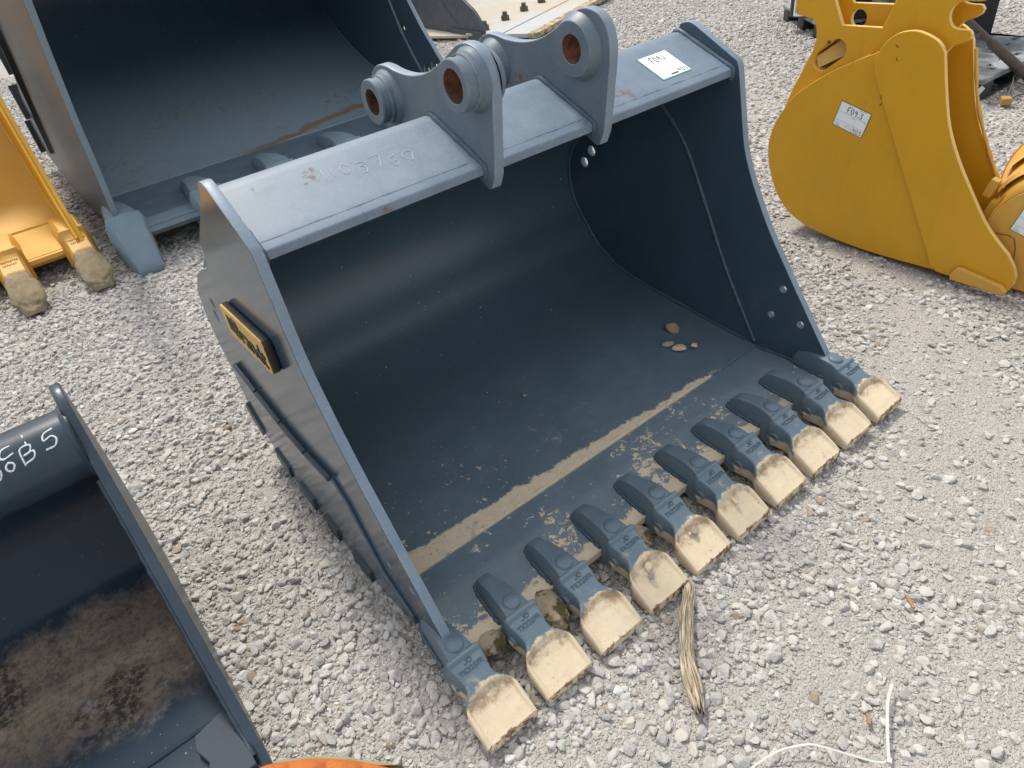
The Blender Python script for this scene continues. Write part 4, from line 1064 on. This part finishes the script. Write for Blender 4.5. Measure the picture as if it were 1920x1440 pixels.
PB, MBb = pallet((6.17, 2.62, 0), (.80, -.60, 0), 'black plastic pallet mostly hidden behind the yellow hooked bucket')
# silver tape on the corner foot of the first pallet
MB().box((5.118, .735, .062), (.004, .03, .09), Matrix.Rotation(.5, 3, 'X')).build('torn_tape', plain('silver_tape', (.55, .56, .57), .35), PA)
M_GRIM = NT('grimy_metal'); M_GRIM = M_GRIM.out(M_GRIM.mix(M_GRIM.step(M_GRIM.noise(3.2, 7, .7), .45, .68), (.030, .031, .034), (.24, .25, .26)), .5, M_GRIM.bump(M_GRIM.noise(40, 4), .002, .5))
IM = thing('implement', (5.75, 1.5, .142), 'grimy black metal attachment with a slanted plate, standing on the pallet', 'attachment')
iv = [(x + .30, y + .25, z) for x, y, z in [(5.42, 1.62, .142), (5.62, 1.12, .142), (6.30, 1.42, .142), (6.10, 1.92, .142), (5.40, 1.75, .95), (5.66, 1.02, .95), (6.36, 1.32, .95), (6.08, 2.0, .95)]]
bevel(MB().add(iv, [(3, 2, 1, 0), (4, 5, 6, 7), (0, 1, 5, 4), (1, 2, 6, 5), (2, 3, 7, 6), (3, 0, 4, 7)]).build('slanted_plate', M_GRIM, IM), .02)
MB().box((6.35, 1.35, .35), (.30, .22, .40), Matrix.Rotation(.4, 3, 'Z')).build('side_block', M_PLAS, IM)
MB().box((6.72, 1.35, .60), (.25, .5, .5), Matrix.Rotation(.3, 3, 'Z')).build('motor_housing', M_PLAS, IM)
MB().lathe([(.0001, .02), (.05, .02), (.06, .012), (.06, 0)], (5.84, 1.60, .62), Vector((-.9, -.4, 0)), 18).build('end_cap', M_GRIM, IM, 40)
M_ROD = plain('rusty_rod', (.085, .072, .062), .7, .2)
RD = thing('drive_shaft', (5.55, .62, .05), 'brown steel shaft leaning across the pallet edge onto the gravel', 'shaft')
A_, B_ = Vector((5.08, .98, .56)), Vector((5.60, .60, .045)); D_ = (B_ - A_)
MB().tube([A_, A_ + D_ * .45], .022, 12).build('thin_end', M_ROD, RD)
MB().tube([A_ + D_ * .42, A_ + D_ * .46, A_ + D_ * .98], [.026, .034, .034], 12).build('tube', M_ROD, RD)
MB().tube([A_ + D_ * .80, A_ + D_ * .83, A_ + D_ * .86, A_ + D_ * .9], [.036, .045, .045, .036], 14).build('collar', M_ROD, RD)
MB().tube([A_ + D_ * .30, A_ + D_ * .30 + Vector((-.10, .02, -.03))], [.018, .012], 8).build('stub', M_ROD, RD)
YC = thing('wire_connector', (5.12, .555, .015), 'small amber plastic block with thin brown wires, on the gravel below the pallet', 'connector')
bevel(MB().box((5.12, .555, .035), (.07, .06, .045), Matrix.Rotation(.6, 3, 'Z')).build('block', plain('amber_plastic', (.36, .20, .04), .5), YC), .006)
for w in ([(5.15, .56, .05), (5.28, .60, .10), (5.45, .66, .10), (5.60, .66, .05)], [(5.15, .54, .04), (5.22, .50, .06), (5.26, .44, .02), (5.22, .38, .015), (5.16, .36, .02)], [(5.40, .64, .08), (5.42, .55, .05), (5.38, .46, .01)]):
    MB().tube(spline(w, .02), .0045, 5).build('wire', M_ROD, YC)
CAN = thing('canister', (6.38, 3.02, .142), 'black post with a white barcode label, on the pallet left of the yellow hooked bucket', 'canister')
MB().lathe([(.0001, .62), (.10, .62), (.115, .60), (.115, 0), (.0001, 0)], (6.43, 2.98, .142), (0, 0, 1), 26).build('drum', M_PLAS, CAN, 40)
lp = []
for i in range(13):
    a = rad(170 + i * 8); lp.append((6.43 + .117 * math.cos(a), 2.98 + .117 * math.sin(a)))
lab = MB().grid([[(x, y, z) for x, y in lp] for z in (.155, .36)]).build('white_label', M_PAPER, CAN)
bars = MB()
for i in range(1, 12):
    for s_, w_ in ((.1, .16), (.6, .22)) if i % 2 else ((.3, .12),):
        p, q = Vector((*lp[i], 0)), Vector((*lp[i + 1], 0)); c0 = Vector((6.43, 2.98, 0)); a = p + (q - p) * s_; b = p + (q - p) * (s_ + w_)
        a = c0 + (a - c0) * 1.012; b = c0 + (b - c0) * 1.012
        bars.add([(a.x, a.y, .18), (b.x, b.y, .18), (b.x, b.y, .33), (a.x, a.y, .33)], [(0, 1, 2, 3)])
bars.build('barcode', M_INK, lab)
for (c_, d_) in (((6.72, 2.98, .40), (.35, .30, .5)), ((6.50, 2.55, .28), (.4, .35, .27)), ((6.95, 2.75, .30), (.3, .3, .3))):
    bx_ = bevel(MB().box(c_, d_, Matrix.Rotation(-.64, 3, 'Z')).build('crate', M_PLAS, None), .015)
    tag(bx_, {6.72: 'tall black box behind the barcode labelled post', 6.5: 'low black box on the pallet right of the barcode labelled post', 6.95: 'black box on the pallet behind the yellow ears'}[c_[0]], 'box', 'black boxes on the far pallet')

# ------------------------------------------------------------------ small things lying about
def loose_stone(loc, size, seed, mat, label, group=None, rot=(0, 0, 0), sq=(1, 1, 1)):
    V, f = stone_proto(seed); me = bpy.data.meshes.new('stone'); me.from_pydata((V * size * np.array(sq)).tolist(), [], f); me.shade_smooth()
    o = link('stone', me, mat); o.location = loc; o.rotation_euler = rot
    return tag(o, label, 'stone', group)
def stone_mat(nm, a, b):
    t = NT(nm); c = t.mix(t.noise(30, 6, .7), a, b); return t.out(c, .9, t.bump(t.noise(90, 5, .7), .003, .8), spec=.2)
S_TAN = stone_mat('tan_stone', (.24, .16, .11), (.38, .28, .20)); S_CLAY = stone_mat('clay', MUD_B, MUD_A); S_GREY = stone_mat('grey_clay', (.22, .20, .17), (.42, .37, .30))
G1 = 'loose stones inside the wide bucket'
loose_stone((1.537, .298, .096), .030, 401, S_TAN, 'reddish tan stone, largest of those on the floor of the wide bucket', G1, (.2, .1, .5), (1, .9, 1.2))
loose_stone((1.450, .243, .085), .032, 402, S_GREY, 'flat dark grey stone beside a pale flat one on the bucket floor', G1, (0, 0, -.6), (1, .7, .5))
loose_stone((1.458, .190, .083), .034, 403, S_CLAY, 'flat pale clay piece beside the grey stone on the bucket floor', G1, (0, 0, -.5), (1, .75, .5))
loose_stone((1.510, .160, .083), .017, 404, S_CLAY, 'tiny pale chip right of the stones on the bucket floor', G1, (.3, 0, .5))
loose_stone((.815, .395, .099), .009, 405, S_GREY, 'lone dark pebble in the middle of the bucket floor', G1)
G2 = 'clods lying on the flared teeth'
loose_stone((.572, -.462, .083), .017, 411, S_CLAY, 'bigger cream clod on the fourth tooth from the near corner', G2, (0, 0, .3))
loose_stone((.558, -.487, .078), .012, 412, S_GREY, 'small grey clod on the fourth tooth from the near corner', G2, (0, .2, .9))
loose_stone((.762, -.470, .082), .011, 413, S_GREY, 'grey crumb on the fifth tooth from the near corner', G2)
loose_stone((.748, -.462, .082), .007, 414, S_CLAY, 'pale crumb on the fifth tooth from the near corner', G2)
loose_stone((.945, -.470, .083), .018, 415, S_CLAY, 'cream clod on the sixth tooth from the near corner', G2, (.2, 0, 1.2), (1.1, .7, .9))
# dried mud hanging between the first teeth
MUDM = NT('mossy_mud'); c = MUDM.mix(MUDM.step(MUDM.noise(14, 6, .7), .48, .58), (.50, .41, .28), (.12, .095, .035)); c = MUDM.mix(MUDM.math('MULTIPLY', MUDM.step(MUDM.noise(40, 5, .8), .6, .66), .6), c, (.45, .38, .25)); MUDM = MUDM.out(c, .95, MUDM.bump(MUDM.noise(50, 6, .75), .01, 1))
def clod(loc, d, seed, label):
    rg = np.random.default_rng(seed); bm = bmesh.new(); bmesh.ops.create_icosphere(bm, subdivisions=4, radius=1)
    from mathutils import noise
    for v in bm.verts:
        n_ = noise.fractal(v.co * 1.8 + Vector((seed, 0, 0)), .8, 2.2, 5); v.co *= 1 + .22 * n_
        v.co = Vector((v.co.x * d[0], v.co.y * d[1], v.co.z * d[2]))
    me = bpy.data.meshes.new('mud_clod'); bm.to_mesh(me); bm.free(); me.shade_smooth()
    o = link('mud_clod', me, MUDM); o.location = loc
    return tag(o, label, 'mud', 'mud stuck between the teeth')
clod((.285, -.345, .048), (.050, .075, .028), 3, 'large mossy clump of dried mud between the second and third teeth from the near corner')
clod((.098, -.322, .052), (.046, .042, .022), 5, 'mossy mud crust on the lip between the two nearest teeth')
clod((.665, -.335, .040), (.035, .05, .02), 8, 'brown muddy lump under the lip between the fourth and fifth teeth')
clod((1.43, -.340, .045), (.035, .045, .018), 9, 'pale muddy lump under the lip between the eighth and ninth teeth')
# strip of bark from under the teeth
t = NT('dry_bark'); fib = t.vec((60, 60, 4)); v_ = t.vec((1, 1, 1)); 
at = t.n.new('ShaderNodeUVMap'); wv = t.n.new('ShaderNodeTexNoise'); wv.inputs['Scale'].default_value = 1.0; wv.inputs['Detail'].default_value = 5
mp = t.n.new('ShaderNodeVectorMath'); mp.operation = 'MULTIPLY'; mp.inputs[1].default_value = (26, 3, 1); t.l.new(at.outputs[0], mp.inputs[0]); t.l.new(mp.outputs[0], wv.inputs[0])
c = t.mix(t.step(wv.outputs[0], .35, .68), (.26, .205, .14), (.62, .52, .38)); M_BARK = t.out(c, .85, t.bump(wv.outputs[0], .004, 1))
cen = spline([(.655, -.49, .004), (.648, -.52, .006), (.632, -.56, .018), (.560, -.61, .034), (.493, -.665, .030), (.440, -.72, .026), (.385, -.80, .020)], .012)
wid = np.interp(np.linspace(0, 1, len(cen)), [0, .3, .6, .8, .93, 1], [.016, .017, .018, .021, .019, .010])
Pb = []; nb = 15
for i, p in enumerate(cen):
    a = np.array(cen[max(i - 1, 0)]); b = np.array(cen[min(i + 1, len(cen) - 1)]); d = (b - a)[:2]; d /= np.linalg.norm(d); nrm = np.array([-d[1], d[0]])
    row = []
    for j in range(nb):
        s_ = -1 + 2 * j / (nb - 1); hgt = .012 * (1 - s_ * s_) + .0035 * math.sin(j * 2.4 + i * .07) + .002 * math.sin(j * 5.1 + i * .13)
        lag = (.028 * ((j * 7) % 5 - 2) / 2) if i > len(cen) - 3 else 0
        q = np.array(p[:2]) + nrm * s_ * wid[i] * (1 + .10 * math.sin(i * .5)) + d * lag
        row.append((q[0], q[1], p[2] + hgt))
    Pb.append(row)
mbk = MB().grid(Pb); bk = mbk.build('bark_strip', M_BARK, None, 60, fix=False)
uv = bk.data.uv_layers.new(name='UVMap')
for lp_ in bk.data.loops:
    vi = lp_.vertex_index; uv.data[lp_.index].uv = ((vi % nb) / nb, (vi // nb) * .1)
sm = bk.modifiers.new('thickness', 'SOLIDIFY'); sm.thickness = .006
tag(bk, 'long dry strip of pale brown bark running out from under the teeth', 'bark')
# nylon cable tie
M_NYL = plain('white_nylon', (.50, .50, .475), .45, var=.1)
ZT = thing('cable_tie', (.594, -1.165, .03), 'bent white nylon cable tie lying on the gravel at the lower right', 'cable tie')
def strap(nm, pts, w, th):
    pts = spline(pts, .008); P = []
    for i, p in enumerate(pts):
        a = np.array(pts[max(i - 1, 0)]); b = np.array(pts[min(i + 1, len(pts) - 1)]); d = (b - a)[:2]; d /= np.linalg.norm(d); n_ = np.array([-d[1], d[0]])
        P.append([(p[0] + n_[0] * s_ * w, p[1] + n_[1] * s_ * w, p[2] + h_ * th) for s_, h_ in ((-1, 0), (-1, 1), (1, 1), (1, 0), (-1, 0))])
    return MB().grid(P).build(nm, M_NYL, ZT, 30)
strap('strap_tail', [(.767, -1.078, .030), (.722, -1.092, .034), (.679, -1.114, .034), (.635, -1.140, .032), (.594, -1.166, .030)], .0034, .0018)
strap('strap', [(.594, -1.168, .031), (.567, -1.149, .034), (.519, -1.075, .040), (.497, -1.04, .040), (.476, -1.021, .036), (.432, -.995, .03), (.373, -.980, .027), (.32, -.975, .025)], .0022, .0014)
bevel(MB().box((.592, -1.168, .033), (.012, .011, .010), Matrix.Rotation(.5, 3, 'Z')).build('lock_head', M_NYL, ZT), .001)
# wood chips
M_CHIP = plain('wood_chip', (.30, .18, .09), .8)
for (p, L_, a, lb) in (((1.03, -.985, .016), .045, .9, 'small brown wood splinter on the bare gravel at the right'), ((.655, -1.085, .018), .028, .6, 'short wood sliver beside the cable tie')):
    o = MB().box((0, 0, 0), (L_, .008, .005)).build('wood_chip', M_CHIP, None); o.location = p; o.rotation_euler = (0, .1, a); tag(o, lb, 'wood chip', 'wood chips on the gravel')
# orange ribbed cloth with khaki hem in front of the black-blue bucket
M_ORG = plain('orange_cloth', (.46, .135, .03), .9, var=.35, scale=60); M_KHA = plain('khaki_hem', (.30, .25, .15), .9, var=.2, scale=200)
OC = thing('ribbed_cloth', (-.42, -.42, 0), 'puffy orange ribbed cloth with a khaki hem, cut off by the bottom edge', 'cloth')
a0, b0 = Vector((-.598, -.150, 0)), Vector((-.250, -.432, 0)); du = (b0 - a0).normalized(); dv = Vector((-du.y, du.x, 0)); 
if dv.y > 0: dv = -dv
Lc = (b0 - a0).length
def arch(f): return .022 * math.sin(math.pi * f)
P = []
for i in range(61):
    f = i / 60; row = []
    for j in range(13):
        g = j / 12; rib = .034 * abs(math.sin(math.pi * 5 * f)) ** .6 - .012
        q = a0 + du * Lc * f + dv * (.012 + .16 * g - arch(f)); row.append((q.x, q.y, .055 + (.040 + rib) * math.sin(math.pi * min(1, g * 1.0)) ** .6 - .03 * (1 - math.sin(math.pi * f))))
    P.append(row)
MB().grid(P).build('ribs', M_ORG, OC, 60)
MB().tube([tuple(a0 + du * Lc * i / 30 + dv * (.010 - arch(i / 30)) + Vector((0, 0, .050 - .03 * (1 - math.sin(math.pi * i / 30)) + .003 * math.sin(i)))) for i in range(31)], .007, 8, jitter=.1).build('hem', M_KHA, OC, 60)
MB().grid([[(a0 + du * Lc * f + dv * d + Vector((0, 0, z))) for d, z in ((.01, .05), (.0, .0), (.2, .0), (.19, .05))] for f in (0, .5, 1)]).build('underside', M_KHA, OC)
